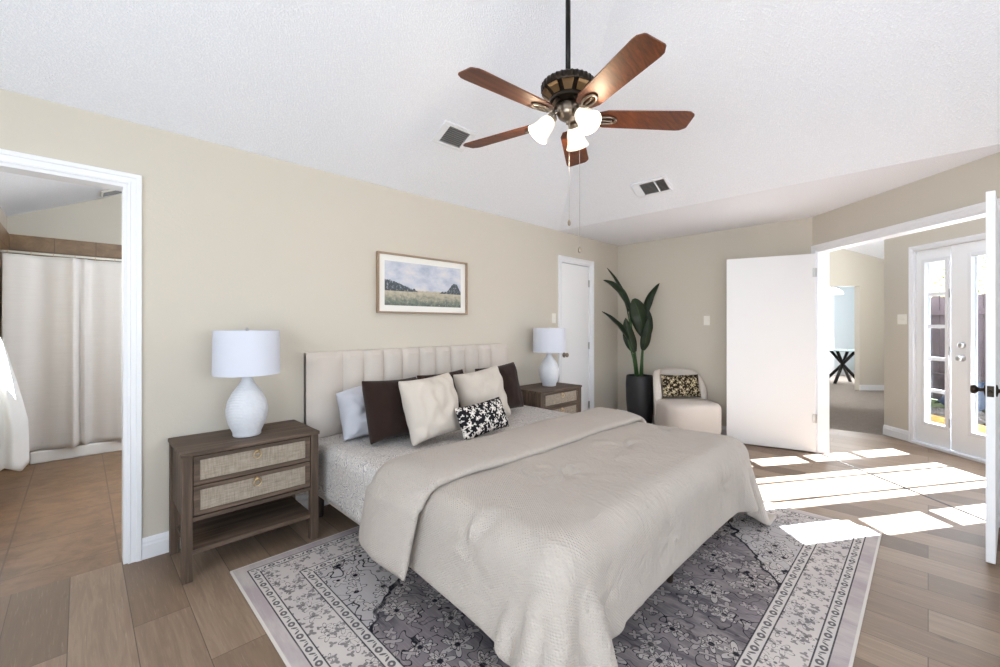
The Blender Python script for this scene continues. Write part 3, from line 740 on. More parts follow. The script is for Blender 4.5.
for i in range(260):
    p = AB(4.9 + rnd.random() * 1.75, 6.35 + rnd.random() * .75, -.03); s = rnd.uniform(.03, .08)
    r_ = bmesh.ops.create_icosphere(bm, subdivisions=1, radius=s)
    for v_ in r_['verts']: v_.co = v_.co * rnd.uniform(.8, 1.2) + p + Vector((0, 0, s * .4))
tag(obj('gravel', bm, 'rock'), 'loose grey stones strewn over the yard', 'stones', kind='stuff')
bm = BM(); boxAB(bm, 4.4, 6.15, 5.95, 6.06, -.06, 0.06, 0.006); tag(obj('garden_timber', bm, 'timber_yellow'), 'yellow timber edging board lying before the stones', 'board')

# ------------------------------------------------------------------ bathroom contents
bm = BM(); box(bm, -0.34, 1.2, 5.96, 6.09, 0.0, 0.115, 0.012); struct('trim_shower_curb', bm, 'tub_white', 'white shower curb under the curtain', 'trim')
bm = BM(); box(bm, -0.525, -0.345, 5.90, 6.09, 0.0, 0.13, 0.005); struct('trim_tile_curb', bm, 'shower_tile', 'brown tiled step beside the shower curb', 'trim')
bm = BM(); tube(bm, [(-0.524, 6.02, 2.005), (1.2, 6.02, 2.005)], 0.011, 12)
rod = tag(obj('curtain_rod', bm, 'white_plastic', smooth=True), 'pale shower curtain rod across the shower', 'curtain rod')
cr = thing('shower_curtain', 'pale grey shower curtain hanging from the rod', 'curtain', (0, 6.02, 0))
bm = BM(); NI, NJ = 40, 150
def cur(u, v):   # u 0..1 along, v 0..1 down
    x = -0.51 + 1.55 * u
    k = 0.45 + 0.55 * v
    y = -0.045 * k * math.sin(2 * PI * u * 4.2 + .6) - 0.012 * k * math.sin(2 * PI * u * 9.1 + 1.9)
    y -= 0.075 * k * math.exp(-((u - .30) / .020) ** 2) + 0.06 * k * math.exp(-((u - .355) / .014) ** 2) - 0.05 * k * math.exp(-((u - .327) / .012) ** 2)
    y -= 0.05 * v + 0.012
    return Vector((x, y, 1.985 - v * (1.985 - 0.125)))
grid(bm, [[cur(j / NJ, i / NI) for j in range(NJ + 1)] for i in range(NI + 1)])
o = obj('curtain_cloth', bm, 'shower_curtain_cloth', cr, smooth=True); sm = o.modifiers.new('thick', 'SOLIDIFY'); sm.thickness = 0.003
for i in range(11):
    bm = BM(); x = -0.48 + i * 0.148
    tube(bm, [(x, 0.017 * math.cos(a_), 2.0 + 0.017 * math.sin(a_)) for a_ in [2 * PI * q / 12 for q in range(13)]], 0.0025, 6, cap=False)
    obj('curtain_ring', bm, 'brass', cr, smooth=True)
tw = thing('bath_towel', 'white bath towel hanging at the left edge of the bathroom doorway', 'towel', (-0.535, 5.0, 0))
bm = BM(); tube(bm, [(0, 0, 1.27), (0.05, 0, 1.27), (0.07, 0, 1.24), (0.085, 0, 1.29)], 0.008, 8); obj('hook', bm, 'steel', tw, smooth=True)
bm = BM(); rows = []
for i in range(25):
    v_ = i / 24; z = 1.23 - v_ * 1.0; row = []
    wx = 0.025 + 0.058 * min(1, v_ * 1.5) ** .8 + .012 * v_; wy = 0.05 + 0.16 * min(1, v_ * 1.6) ** .8
    for j in range(48):
        a_ = 2 * PI * j / 48; q = 1 + 0.13 * math.sin(5 * a_ + 1.2 * v_) * min(1, v_ * 2) + .05 * math.sin(9 * a_)
        row.append(Vector((0.05 + wx + wx * q * math.cos(a_) * 0.95, wy * q * math.sin(a_), z + 0.03 * math.sin(3 * a_) * v_)))
    rows.append(row)
V = grid(bm, rows, close_u=True); bm.faces.new(V[0]); bm.faces.new(V[-1][::-1])
obj('towel_cloth', bm, 'terry_white', tw, smooth=True)
bf = thing('bath_fan_grille', 'small white vent grille on the bathroom ceiling', 'vent', (0.264, 6.49, 2.836 - .08 + .0)); bf.rotation_euler = (0, -math.atan(SL), 0)
bf.location = (0.264, 6.45, (H - .08) + (H + SL * 3.04 - H + .08) * (0.264 + .7) / 3.2 - 0.004)
bm = BM(); box(bm, -.12, .12, -.12, .12, -.02, 0.0, .006); obj('frame', bm, 'white_plastic', bf)
bm = BM()
for i in range(8): box(bm, -.1, .1, -.095 + i * .025, -.083 + i * .025, -.024, -.018)
obj('louvers', bm, 'dark_gap', bf)

# ------------------------------------------------------------------ far rooms
tp = AB(9.75, 7.80)
tb = thing('dining_table', 'glass topped table with black crossed legs in the blue room', 'table', (tp.x, tp.y, 0), math.radians(-45))
bm = BM(); lathe(bm, [(0.55, 0.74), (0.555, 0.745), (0.555, 0.75), (0.55, 0.755)], 48)
gt = NT('table_glass'); gt.base(lin(150, 168, 172), 0.05, spec=0.6); M['table_glass'] = gt.m
obj('table_top', bm, 'table_glass', tb, auto=True)
for k_ in range(4):
    bm = BM(); a_ = k_ * PI / 2 + .5; ca, sa = math.cos(a_), math.sin(a_)
    tube(bm, [(0.36 * ca, 0.36 * sa, 0.0), (0.0 + .02 * ca, .02 * sa, 0.40), (-0.25 * ca, -0.25 * sa, 0.74)], 0.032, 8); obj('leg', bm, 'black_metal', tb, smooth=True)
pl = AB(9.75, 7.55)
pe = thing('pendant_lamp', 'white domed pendant lamp over the glass table', 'lamp', (pl.x, pl.y, 2.02))
bm = BM(); lathe(bm, [(0.22, 0.0), (0.20, 0.06), (0.14, 0.12), (0.05, 0.16), (0.02, 0.17)], 32, cap=False); o = obj('lamp_shade', bm, 'lit_frosted_glass', pe, smooth=True)
bm = BM(); tube(bm, [(0, 0, .16), (0, 0, .73)], 0.008, 8); obj('rod', bm, 'black_metal', pe)

# ------------------------------------------------------------------ rug
RX, RY = 0.565 + RUG_L / 2, 0.205 + RUG_W / 2
bm = BM(); nx, ny = 40, 32
box(bm, -RUG_L / 2, RUG_L / 2, -RUG_W / 2, RUG_W / 2, 0.0, 0.009, 0.003)
rug = tag(obj('area_rug', bm, 'patterned_rug'), 'grey and cream floral patterned rug under the bed', 'rug'); rug.location = (RX, RY, 0.001)

# ------------------------------------------------------------------ bed
BX0, BX1, BYH, BYF = 1.125, 3.145, 3.03, 0.85
GZ = 0.010
bed = thing('bed', 'king bed with channel tufted cream headboard and dark feet', 'bed', (0, 0, 0))
hb_x = [1.125, 1.39] + [1.39 + 0.1690 * k_ for k_ in range(1, 10)] + [3.145]
bm = BM(); box(bm, BX0, BX1, BYH + 0.035, BYH + 0.08, 0.12, 1.12, 0.01); hb = obj('headboard', bm, 'headboard_fabric', bed, auto=True)
for a_, b_ in zip(hb_x, hb_x[1:]):
    bm = BM(); rows = []
    n_ = 10
    for i in range(n_ + 1):
        u = -1 + 2 * i / n_; bulge = (1 - abs(u) ** 3.2)
        x = (a_ + b_) / 2 + u * (b_ - a_) / 2
        row = []
        for j in range(22):
            z = 0.35 + (1.125 - 0.35) * j / 21; e = min(1, (1.125 - z) / 0.035); e = math.sqrt(max(0, 1 - (1 - e) ** 2))
            row.append(Vector((x, BYH + 0.045 - (0.012 + 0.033 * bulge) * (0.15 + .85 * e), z)))
        row.append(Vector((x, BYH + 0.078, 1.125))); row.append(Vector((x, BYH + 0.078, 0.35)))
        rows.append(row)
    V = grid(bm, rows, close_u=True); bm.faces.new(V[0]); bm.faces.new(V[-1][::-1])
    obj('channel_panel', bm, 'headboard_fabric', hb, auto=True)
for nm, q in (('side_rail', (BX0 + .01, BX0 + .06, BYF + .05, BYH + .03)), ('side_rail', (BX1 - .06, BX1 - .01, BYF + .05, BYH + .03)), ('foot_rail', (BX0 + .01, BX1 - .01, BYF + .04, BYF + .09))):
    bm = BM(); box(bm, q[0], q[1], q[2], q[3], 0.17, 0.31, 0.008); obj(nm, bm, 'bed_rail_fabric', bed)
bm = BM()
for i in range(11): box(bm, BX0 + .06, BX1 - .06, BYF + .12 + i * .19, BYF + .19 + i * .19, 0.255, 0.272)
obj('slats', bm, 'light_oak_frame', bed)
for x, y in ((3.09, 0.93), (1.18, 0.93), (2.14, 0.93), (1.18, 2.95), (3.09, 2.95), (2.14, 2.95)):
    bm = BM(); z0 = GZ if y < 2.6 else 0.001
    lathe(bm, [(0.016, z0), (0.018, z0 + .01), (0.027, 0.17), (0.027, 0.18)], 14, (x, y)); obj('leg', bm, 'leg_wood', bed, auto=True)
bm = BM(); box(bm, BX0 + .03, BX1 - .03, BYF + .06, BYH - .01, 0.275, 0.513, 0.05, 4)
tag(obj('mattress', bm, 'mattress_white', auto=True), 'white king mattress under the bedding', 'mattress')

# draped cloth over the bed: flat position (s,t) -> world
class Drape:
    def __init__(s, x0, x1, yf, z, re, fl, ff, zmin=0.016, ear=0.0, ripple=0.0):
        s.__dict__.update(locals())
    def mid(s, a, t):
        ix0, ix1, iy = s.x0 + s.re, s.x1 - s.re, s.yf + s.re
        qx = min(max(a, ix0), ix1); qy = max(t, iy)
        dx, dy = a - qx, t - qy; e = math.hypot(dx, dy)
        if e < 1e-6: return Vector((a, t, s.z)), 0.0
        nx, ny = dx / e, dy / e
        al = math.atan2(abs(ny), abs(nx))              # 0 = side, pi/2 = foot
        phi = s.fl + (s.ff - s.fl) * (al / (PI / 2)) + 0.30 * math.sin(2 * al) ** 2 * s.ear
        thm = PI / 2 - phi; L = s.re * thm
        if e <= L:
            th = e / s.re; hor, dz, hang = s.re * math.sin(th), s.re * (1 - math.cos(th)), 0.0
        else:
            hang = e - L; hor = s.re * math.sin(thm) + hang * math.cos(thm); dz = s.re * (1 - math.cos(thm)) + hang * math.sin(thm)
        if s.ear and hang > 0 and 0.02 < al < PI / 2 - 0.02:
            w = math.sin(2 * al) ** 1.2
            hor += s.ear * w * hang * ((0.20 * math.sin(7.2 * al - 0.9) + 0.11 * math.sin(14 * al + .4) + 0.04 * math.sin(27 * al)) if dx < 0 else (0.12 + 0.10 * math.sin(5 * al)))
        if s.ripple and hang > 0:
            c = t if al < 0.5 else a
            hor += s.ripple * hang * (math.sin(c * 11.0 + 1.3) * .6 + math.sin(c * 23.0 + nx * 2) * .35 + .5 * math.sin(c * 5.1 + .4))
        z = s.z - dz
        if z < s.zmin:
            hor += (s.zmin - z) * 0.7; z = s.zmin + 0.004 * math.sin(a * 40) ** 2
        return Vector((qx + nx * hor, qy + ny * hor, z)), hang
    def surf(s, a, t, disp=None):
        p, hang = s.mid(a, t); d = 0.012
        pu = s.mid(a + d, t)[0] - s.mid(a - d, t)[0]; pv = s.mid(a, t + d)[0] - s.mid(a, t - d)[0]
        n = pu.cross(pv); n = n.normalized() if n.length > 1e-9 else Vector((0, 0, 1))
        return p, n, hang
def drape_mesh(bm, D, s0, s1, t0, t1, ns, nt, height, lower):
    """closed cloth: outer sheet at height(s,t) above the drape, inner sheet at lower(s,t)"""
    O, I, UV = [], [], []
    for i in range(nt + 1):
        t = t0 + (t1 - t0) * i / nt; ro, ri, ru = [], [], []
        for j in range(ns + 1):
            a = s0 + (s1 - s0) * j / ns
            p, n, hang = D.surf(a, t)
            ro.append(p + n * height(a, t, hang)); ri.append(p + n * lower(a, t, hang)); ru.append((a, t))
        O.append(ro); I.append(ri); UV.append(ru)
    VO = grid(bm, O, UV); VI = grid(bm, I, UV)
    for k_ in range(ns): 
        bm.faces.new((VO[0][k_], VI[0][k_], VI[0][k_ + 1], VO[0][k_ + 1])); bm.faces.new((VO[-1][k_], VO[-1][k_ + 1], VI[-1][k_ + 1], VI[-1][k_]))
    for k_ in range(nt):
        bm.faces.new((VO[k_][0], VO[k_ + 1][0], VI[k_ + 1][0], VI[k_][0])); bm.faces.new((VO[k_][-1], VI[k_][-1], VI[k_ + 1][-1], VO[k_ + 1][-1]))
    bmesh.ops.recalc_face_normals(bm, faces=bm.faces)

# coverlet on the mattress
DC = Drape(BX0 + .005, BX1 - .005, BYF + .03, 0.523, 0.055, 0.02, 0.02)
bm = BM()
drape_mesh(bm, DC, BX0 - 0.29, BX1 + 0.29, 1.2, 2.985, 90, 50,
           lambda a, t, h: 0.012 + 0.004 * noise.noise(Vector((a * 4, t * 4, 1))) + (0.012 * math.sin(t * 9) * h if h else 0), lambda a, t, h: 0.0)
tag(obj('coverlet', bm, 'quilted_coverlet', smooth=True), 'pale grey quilted coverlet tucked over the mattress', 'coverlet')

# comforter
TUFTS = [(2.37, 1.35), (1.74, 1.32), (2.95, 1.36), (1.06, 1.29), (2.58, 0.79), (1.91, 0.76), (1.33, 0.73)]
FOLD0, FOLD1 = 1.57, 2.03
DQ = Drape(BX0 - .015, BX1 + .015, BYF - .03, 0.545, 0.085, 0.24, 0.04, 0.014, 1.0, 0.045)
def puff(a, t, hang):
    h = 0.030 + 0.010 * noise.noise(Vector((a * 2.2, t * 2.2, 3))) + 0.007 * noise.noise(Vector((a * 6, t * 6, 7))) + 0.004 * noise.noise(Vector((a * 15, t * 11, 2)))
    if hang > 0: h += min(1, hang * 6) * (0.012 * noise.noise(Vector((a * 14 if t > BYF else a * 15, t * 13 if a < BX0 or a > BX1 else 0.4, 4))))
    h += 0.006 * math.sin(9 * a + 4 * noise.noise(Vector((a * 2, t * 2, 9)))) * min(1, hang * 5)
    for x, y in TUFTS:
        dx, dy = a - x, t - y; r = math.hypot(dx, dy)
        if r < 0.35:
            an = math.atan2(dy, dx)
            h -= 0.030 * math.exp(-(r / 0.034) ** 2)
            h += 0.011 * math.exp(-(r / 0.11) ** 2) * (1 - math.exp(-(r / .03) ** 2)) * (math.cos(7 * an + x * 5) + .7 * math.cos(4 * an + y * 9))
    return h
S0, S1, T0 = BX0 - 0.35, BX1 + 0.36, BYF - 0.36
def edge_f(a, t, t_end):
    e = min(a - S0, S1 - a, t - T0, t_end - t) / 0.045
    e = max(0.0, min(1.0, e)); return math.sqrt(max(0.0, 1 - (1 - e) ** 2))
# the sheet is let fall over the bed by a small position-based cloth solver
def drape_cloth(S0,S1,T0,T1,NS,NT,ztop,steps=210,iters=12,bend=.16,seed=3,tap=(.28,.22,.06),r=.085,floor=.022):
    rng=np.random.default_rng(seed)
    s=np.linspace(S0,S1,NS+1);t=np.linspace(T0,T1,NT+1)
    P=np.zeros((NT+1,NS+1,3));P[...,0]=s[None];P[...,1]=t[:,None];P[...,2]=ztop+.03
    # smooth noise
    for k in range(14):
        a,b,p=rng.uniform(-9,9),rng.uniform(-9,9),rng.uniform(0,6.28)
        P[...,2]+=.004*np.sin(a*P[...,0]+b*P[...,1]+p)
    X=P.copy();ds,dt_=s[1]-s[0],t[1]-t[0]
    pin=np.zeros(P.shape[:2],bool);pin[(P[...,1]>1.66)&(P[...,0]>BX0+.06)&(P[...,0]<BX1-.06)]=True
    W=np.where(pin,0.,1.);X[pin,2]=ztop+.002;P=X.copy()
    def con(A,B,L,k):
        # A,B are slice tuples ; non overlapping batches
        d=X[B]-X[A];ln=np.sqrt((d*d).sum(-1))+1e-9;wa,wb=W[A],W[B];w=wa+wb+1e-9
        c=(k*(ln-L)/ln/w)[...,None]*d
        X[A]+=c*wa[...,None];X[B]-=c*wb[...,None]
    diag=np.hypot(ds,dt_)
    batches=[]
    def add(di,dj,L,k):
        ni,nj=NT+1-di,NS+1-abs(dj)
        # color by i//di parity or j parity
        I=np.arange(ni);J=np.arange(nj)+(0 if dj>=0 else -dj)
        for col in (0,1):
            if di>0: ii=I[(I//di)%2==col];jj=J
            else: ii=I;jj=J[(J//dj)%2==col]
            g=np.ix_(ii,jj);h=np.ix_(ii+di,jj+dj);batches.append((g,h,L,k))
    add(0,1,ds*1.008,1.);add(1,0,dt_*1.008,1.);add(1,1,diag,.5);add(1,-1,diag,.5);add(0,2,2*ds,bend);add(2,0,2*dt_,bend);add(0,4,4*ds,bend*.3);add(4,0,4*dt_,bend*.3)
    V=np.zeros_like(X);dt=1/60.
    cx,cy=(BX0+BX1)/2,(BYF+6.)/2;hx0,hy0=(BX1-BX0)/2,(6.-BYF)/2
    def collide():
        drop=np.clip(ztop-X[...,2]-.05,0,None)
        hx=hx0+np.where(X[...,0]<cx,tap[0],tap[1])*drop;hy=hy0+tap[2]*drop
        q0=np.abs(X[...,0]-cx)-hx+r;q1=np.abs(X[...,1]-cy)-hy+r;q2=X[...,2]-ztop+r
        m0,m1,m2=np.maximum(q0,0),np.maximum(q1,0),np.maximum(q2,0)
        ln=np.sqrt(m0*m0+m1*m1+m2*m2);ins=np.maximum(q0,np.maximum(q1,q2))
        sd=np.where(ln>0,ln,ins)-r
        hit=(sd<0)&(X[...,2]>.0)
        n=np.stack([m0*np.sign(X[...,0]-cx),m1*np.sign(X[...,1]-cy),m2],-1)/(ln[...,None]+1e-9)
        # fully inside: push up
        n=np.where((ln>1e-6)[...,None],n,np.array([0,0,1.]))
        X[hit]+=(n*(-sd)[...,None])[hit]*W[hit][:,None]
        fl=X[...,2]<floor;X[...,2]=np.where(fl,floor,X[...,2])
        return hit,fl
    for st in range(steps):
        V[...,2]-=4.5*dt*W;V*=.975 if st<steps-40 else .9
        X0=X.copy();X=X+V*dt*W[...,None]
        for it in range(iters):
            for g,h,L,k in batches: con(g,h,L,k)
            if it%3==2 or it==iters-1: hit,fl=collide()
        V=(X-X0)/dt
        V[hit]*=.55;V[fl]*=.3
        sp=np.sqrt((V*V).sum(-1,keepdims=True));V*=np.minimum(1,2.5/(sp+1e-9))
    return X,np.stack(np.meshgrid(s,t),-1)

NSQ, NTQ = 128, 86
T0 = BYF - 0.255
QX, QST = drape_cloth(BX0 - 0.275, BX1 + 0.36, T0, 1.88, NSQ, NTQ, 0.545)
du, dv = np.gradient(QX, axis=1), np.gradient(QX, axis=0)
QN = np.cross(du, dv); QN /= np.linalg.norm(QN, axis=-1, keepdims=True) + 1e-9
bm = BM(); O, I, UV = [], [], []
for i in range(NTQ + 1):
    ro, ri, ru = [], [], []
    for j in range(NSQ + 1):
        a, t = QST[i, j]; e = max(0.0, min(1.0, min(i, j, NSQ - j) / 2.0)); e = math.sqrt(1 - (1 - e) ** 2)
        hang = max(0.0, 0.50 - QX[i, j, 2])
        p, n = Vector(QX[i, j]), Vector(QN[i, j])
        ro.append(p + n * (0.005 + puff(a, t, 0) * (0.25 + 0.75 * e) * (1 - 0.5 * min(1, hang * 5)))); ri.append(p); ru.append((a, t))
    O.append(ro); I.append(ri); UV.append(ru)
VO = grid(bm, O, UV); VI = grid(bm, I, UV)
for k_ in range(NSQ):
    bm.faces.new((VO[0][k_], VI[0][k_], VI[0][k_ + 1], VO[0][k_ + 1])); bm.faces.new((VO[-1][k_], VO[-1][k_ + 1], VI[-1][k_ + 1], VI[-1][k_]))
for k_ in range(NTQ):
    bm.faces.new((VO[k_][0], VO[k_ + 1][0], VI[k_ + 1][0], VI[k_][0])); bm.faces.new((VO[k_][-1], VI[k_][-1], VI[k_ + 1][-1], VO[k_ + 1][-1]))
comf = tag(obj('comforter', bm, 'comforter_cloth', smooth=True, sub=1), 'cream waffle comforter hanging over the foot of the bed', 'comforter')
# the folded-back band at its head end
bm = BM(); rows, uvs = [], []
NS, NP = 190, 28
for j in range(NS + 1):
    a = S0 + 0.035 + (S1 - S0 - .04) * j / NS
    row, ru = [], []
    ed = min(1.0, min(j, NS - j) / 5.0); ed = math.sqrt(max(0, 1 - (1 - ed) ** 2))
    for k_ in range(NP):
        an = 2 * PI * k_ / NP
        cx, cz = math.cos(an), math.sin(an)
        sx = math.copysign(abs(cx) ** 0.55, cx); sz = math.copysign(abs(cz) ** 0.7, cz)
        wob = 0.018 * noise.noise(Vector((a * 1.8, 2.2, 5))) + .008 * noise.noise(Vector((a * 6, 1.2, 5)))
        t = (FOLD0 + FOLD1) / 2 + sx * (FOLD1 - FOLD0) / 2 + wob
        thick = 0.038 * (1.05 - 0.25 * max(0, -sx)) * (0.35 + .65 * ed)
        p, n, hang = DQ.surf(a, t)
        ht = 0.050 + thick * sz + 0.006 * noise.noise(Vector((a * 4, t * 5, 2))) + 0.004 * noise.noise(Vector((a * 11, t * 9, 4))) * (sz > 0)
        if sx > 0.6: ht -= 0.018 * (sx - .6) / .4
        if hang > 0: ht += 0.02
        row.append(p + n * max(ht, 0.004)); ru.append((a, t + (0.6 if cz < 0 else 0)))
    rows.append(row); uvs.append(ru)
V = grid(bm, rows, uvs, close_u=True); bm.faces.new(V[0]); bm.faces.new(V[-1][::-1])
obj('folded_band', bm, 'comforter_cloth', comf, smooth=True)
# ------------------------------------------------------------------ pillows
def pillow_mesh(w, h, th, seed, pinch=0.07, wr=0.006, flop=0.0, N=30):
    bm = BM(); lay = []
    F, B, U = [], [], []
    for i in range(N + 1):
        rf, rb, ru = [], [], []
        for j in range(N + 1):
            u, v = -1 + 2 * j / N, -1 + 2 * i / N
            x = w / 2 * u * (1 - pinch * (1 - v * v) * abs(u)); z = h / 2 * v * (1 - pinch * (1 - u * u) * abs(v))
            e = max(0.0, (1 - u ** 2)) ** .5 * max(0.0, (1 - v ** 2)) ** .5
            T = th / 2 * e ** 0.75
            nn = noise.noise(Vector((u * 2 + seed, v * 2.4, seed))) * wr * 1.5 + noise.noise(Vector((u * 5 + seed, v * 3, seed + 4))) * wr
            nn *= min(1, 3 * e)
            zz = z + h / 2 + flop * (u * u) * (v > 0) * v
            rf.append(Vector((x, -T - nn, zz))); rb.append(Vector((x, T + nn * .5, zz))); ru.append((x, z))
        F.append(rf); B.append(rb); U.append(ru)
    grid(bm, F, U); grid(bm, B, U)
    bmesh.ops.remove_doubles(bm, verts=bm.verts, dist=1e-5)
    return bm
def pillow(name, label, mat, w, h, th, loc, tilt, yaw, seed, group=None, cat='pillow', roll=0.0, **k_):
    o = obj(name, pillow_mesh(w, h, th, seed, **k_), mat, smooth=True, sub=1)
    o.location = loc; o.rotation_euler = Matrix.Rotation(yaw, 3, 'Z').__matmul__(Matrix.Rotation(-tilt, 3, 'X')).__matmul__(Matrix.Rotation(roll, 3, 'Y')).to_euler()
    return tag(o, label, cat, group)
ZB = 0.541
pillow('sleeping_pillow', 'pale grey sleeping pillow against the headboard left end', 'grey_cotton', 0.60, 0.38, 0.24, (1.545, 2.76, ZB), 0.36, 0.05, 1.0, pinch=0.05, wr=0.024, flop=-0.05)
PG = 'throw pillows piled at the headboard'
pillow('throw_pillow', 'dark brown pillow leftmost in front of the grey pillow', 'brown_velvet', 0.46, 0.425, 0.21, (1.54, 2.52, ZB + .004), 0.30, 0.10, 2.0, PG, roll=0.03)
pillow('throw_pillow', 'dark brown pillow mostly hidden behind the left beige pillow', 'brown_velvet', 0.48, 0.41, 0.18, (2.10, 2.69, ZB + .004), 0.26, 0.02, 3.0, PG, roll=-0.03)
pillow('throw_pillow', 'dark brown pillow rightmost of the pile beside the far nightstand', 'brown_velvet', 0.46, 0.43, 0.20, (2.66, 2.62, ZB + .010), 0.25, -0.10, 4.0, PG, roll=-0.08)
pillow('throw_pillow', 'square beige pillow left of the two with wrinkles', 'beige_linen', 0.46, 0.43, 0.21, (1.71, 2.30, ZB + .022), 0.30, 0.10, 5.0, PG, wr=0.014, roll=-0.05)
pillow('throw_pillow', 'square beige pillow behind the black and white lumbar pillow', 'beige_linen', 0.47, 0.44, 0.20, (2.29, 2.42, ZB + .008), 0.30, -0.04, 6.0, PG, wr=0.015, roll=-0.10)
pillow('lumbar_pillow', 'small black and white floral lumbar pillow in front', 'black_white_print', 0.46, 0.235, 0.14, (2.03, 2.165, ZB + .016), 0.40, 0.04, 7.0, PG, wr=0.004, roll=-0.06)

# ------------------------------------------------------------------ nightstands and lamps
def make_nightstand(label, loc):
    W, D, Hh = 0.684, 0.44, 0.665
    r = thing('nightstand', label, 'nightstand', loc, 0, 'matching nightstands beside the bed')
    bm = BM(); box(bm, -0.006, W + .006, -0.006, D, Hh - .02, Hh, 0.003); obj('top', bm, 'grey_oak_x', r)
    for x in (0, W - .045):
        for y in (0, D - .045):
            bm = BM(); box(bm, x, x + .045, y, y + .045, 0.001, Hh - .02, 0.002); obj('leg', bm, 'grey_oak_z', r)
    for x in (0.012, W - .030):
        bm = BM(); box(bm, x, x + .018, .045, D - .045, .31, Hh - .02); obj('side_panel', bm, 'grey_oak_z', r)
    bm = BM(); box(bm, .045, W - .045, D - .022, D - .010, .14, Hh - .02); obj('back_panel', bm, 'grey_oak_x', r)
    bm = BM(); box(bm, .045, W - .045, .008, .04, .305, .325); obj('lower_rail', bm, 'grey_oak_x', r)
    bm = BM(); box(bm, .030, W - .030, .012, D - .012, .135, .158, .002); obj('shelf', bm, 'grey_oak_x', r)
    for z0, z1 in ((.333, .484), (.490, .640)):
        bm = BM(); x0, x1 = .049, W - .049
        for q in ((x0, x1, z0, z0 + .022), (x0, x1, z1 - .022, z1), (x0, x0 + .028, z0 + .022, z1 - .022), (x1 - .028, x1, z0 + .022, z1 - .022)):
            box(bm, q[0], q[1], .004, .022, q[2], q[3], .0015)
        box(bm, x0 + .01, x1 - .01, .022, D - .05, z0 + .01, z0 + .03)
        dr = obj('drawer', bm, 'grey_oak_x', r)
        bm = BM(); box(bm, x0 + .027, x1 - .027, .010, .018, z0 + .021, z1 - .021); p = obj('rattan_panel', bm, 'woven_rattan', dr); p['label'] = 'woven rattan panel'
        bm = BM(); cx, cz = W / 2, z1 - .030
        lathe(bm, [(.012, 0), (.012, .004), (.006, .012), (.003, .013)], 16, mtx=Matrix.Translation((cx, .004, cz)) @ Matrix.Rotation(PI / 2, 4, 'X'))
        tube(bm, [(cx + .019 * math.sin(a_), -.010, cz - .017 + .019 * math.cos(a_)) for a_ in [2 * PI * q / 20 for q in range(21)]], .0032, 8, cap=False)
        o = obj('ring_pull', bm, 'brass', dr, smooth=True); o['label'] = 'brass ring pull'
    return r
ns = make_nightstand('grey wood nightstand left of the bed by the bathroom doorway', (0.366, 2.658, 0))
dup(ns, (3.195, 2.658, 0), label='grey wood nightstand right of the bed by the closet door')

def make_lamp(label, loc):
    r = thing('table_lamp', label, 'lamp', loc, 0, 'matching ceramic table lamps')
    bm = BM(); lathe(bm, [(.0, .0), (.070, .0), (.074, .006), (.074, .020), (.078, .030), (.098, .075), (.109, .125), (.110, .155), (.101, .205), (.079, .252), (.052, .29), (.033, .318), (.026, .342), (.026, .352), (.0, .352)], 48, cap=False)
    bmesh.ops.remove_doubles(bm, verts=bm.verts, dist=1e-6)
    obj('lamp_base', bm, 'white_ceramic', r, smooth=True)
    bm = BM(); lathe(bm, [(.020, .350), (.020, .362), (.012, .366), (.012, .40), (.016, .402), (.016, .44)], 20); o = obj('socket', bm, 'brass', r, auto=True); o['label'] = 'brass lamp neck'
    bm = BM(); n = 64; prof = [(.188, .365), (.182, .622)]
    pr = [(.176, .363), (.171, .622), (.168, .622), (.173, .363)]
    rings = []
    V = grid(bm, [[Vector((q[0] * math.cos(2 * PI * i / n), q[0] * math.sin(2 * PI * i / n), q[1])) for i in range(n)] for q in pr + pr[:1]], [[(i / n * 1.17, q[1]) for i in range(n)] for q in pr + pr[:1]], close_u=True)
    bmesh.ops.remove_doubles(bm, verts=bm.verts, dist=1e-6)
    sh = obj('lamp_shade', bm, 'lamp_linen', r, auto=True)
    bm = BM()
    for k_ in range(3):
        a_ = k_ * 2 * PI / 3; tube(bm, [(.012 * math.cos(a_), .012 * math.sin(a_), .615), (.168 * math.cos(a_), .168 * math.sin(a_), .613)], .002, 6)
    tube(bm, [(0, 0, .44), (0, 0, .62)], .004, 8); obj('shade_spider', bm, 'brass', sh)
    bm = BM(); lathe(bm, [(.004, .618), (.008, .622), (.009, .629), (.006, .636), (.001, .639)], 14); obj('finial', bm, 'steel', sh, smooth=True)
    bm = BM(); lathe(bm, [(.012, .44), (.026, .47), (.030, .49), (.024, .515), (.002, .525)], 16); obj('bulb', bm, 'white_plastic', r, smooth=True)
    return r
lp = make_lamp('white ceramic table lamp on the nightstand by the bathroom doorway', (0.708, 2.86, 0.6655))
dup(lp, (3.60, 2.88, 0.6655), label='white ceramic table lamp on the far nightstand by the closet door')

# ------------------------------------------------------------------ picture
pf = thing('framed_picture', 'framed meadow landscape with white mat above the headboard', 'picture', (1.686, YL, 1.418))
W, Hh = 0.936, 0.494
bm = BM()
for q in ((0, W, 0, .014), (0, W, Hh - .014, Hh), (0, .014, .014, Hh - .014), (W - .014, W, .014, Hh - .014)): box(bm, q[0], q[1], -.036, -.002, q[2], q[3], .002)
obj('frame', bm, 'light_oak_frame', pf)
bm = BM(); box(bm, .012, W - .012, -.014, -.004, .012, Hh - .012); obj('mat_board', bm, 'mat_board', pf)
bm = BM(); x0, x1, z0, z1 = .07, W - .07, .065, Hh - .065
V = [bm.verts.new(p) for p in ((x0, -.0155, z0), (x1, -.0155, z0), (x1, -.0155, z1), (x0, -.0155, z1))]; f = bm.faces.new(V); lay = bm.loops.layers.uv.verify()
for l, u in zip(f.loops, ((0, 0), (1, 0), (1, 1), (0, 1))): l[lay].uv = u
obj('painting', bm, 'meadow_painting', pf)

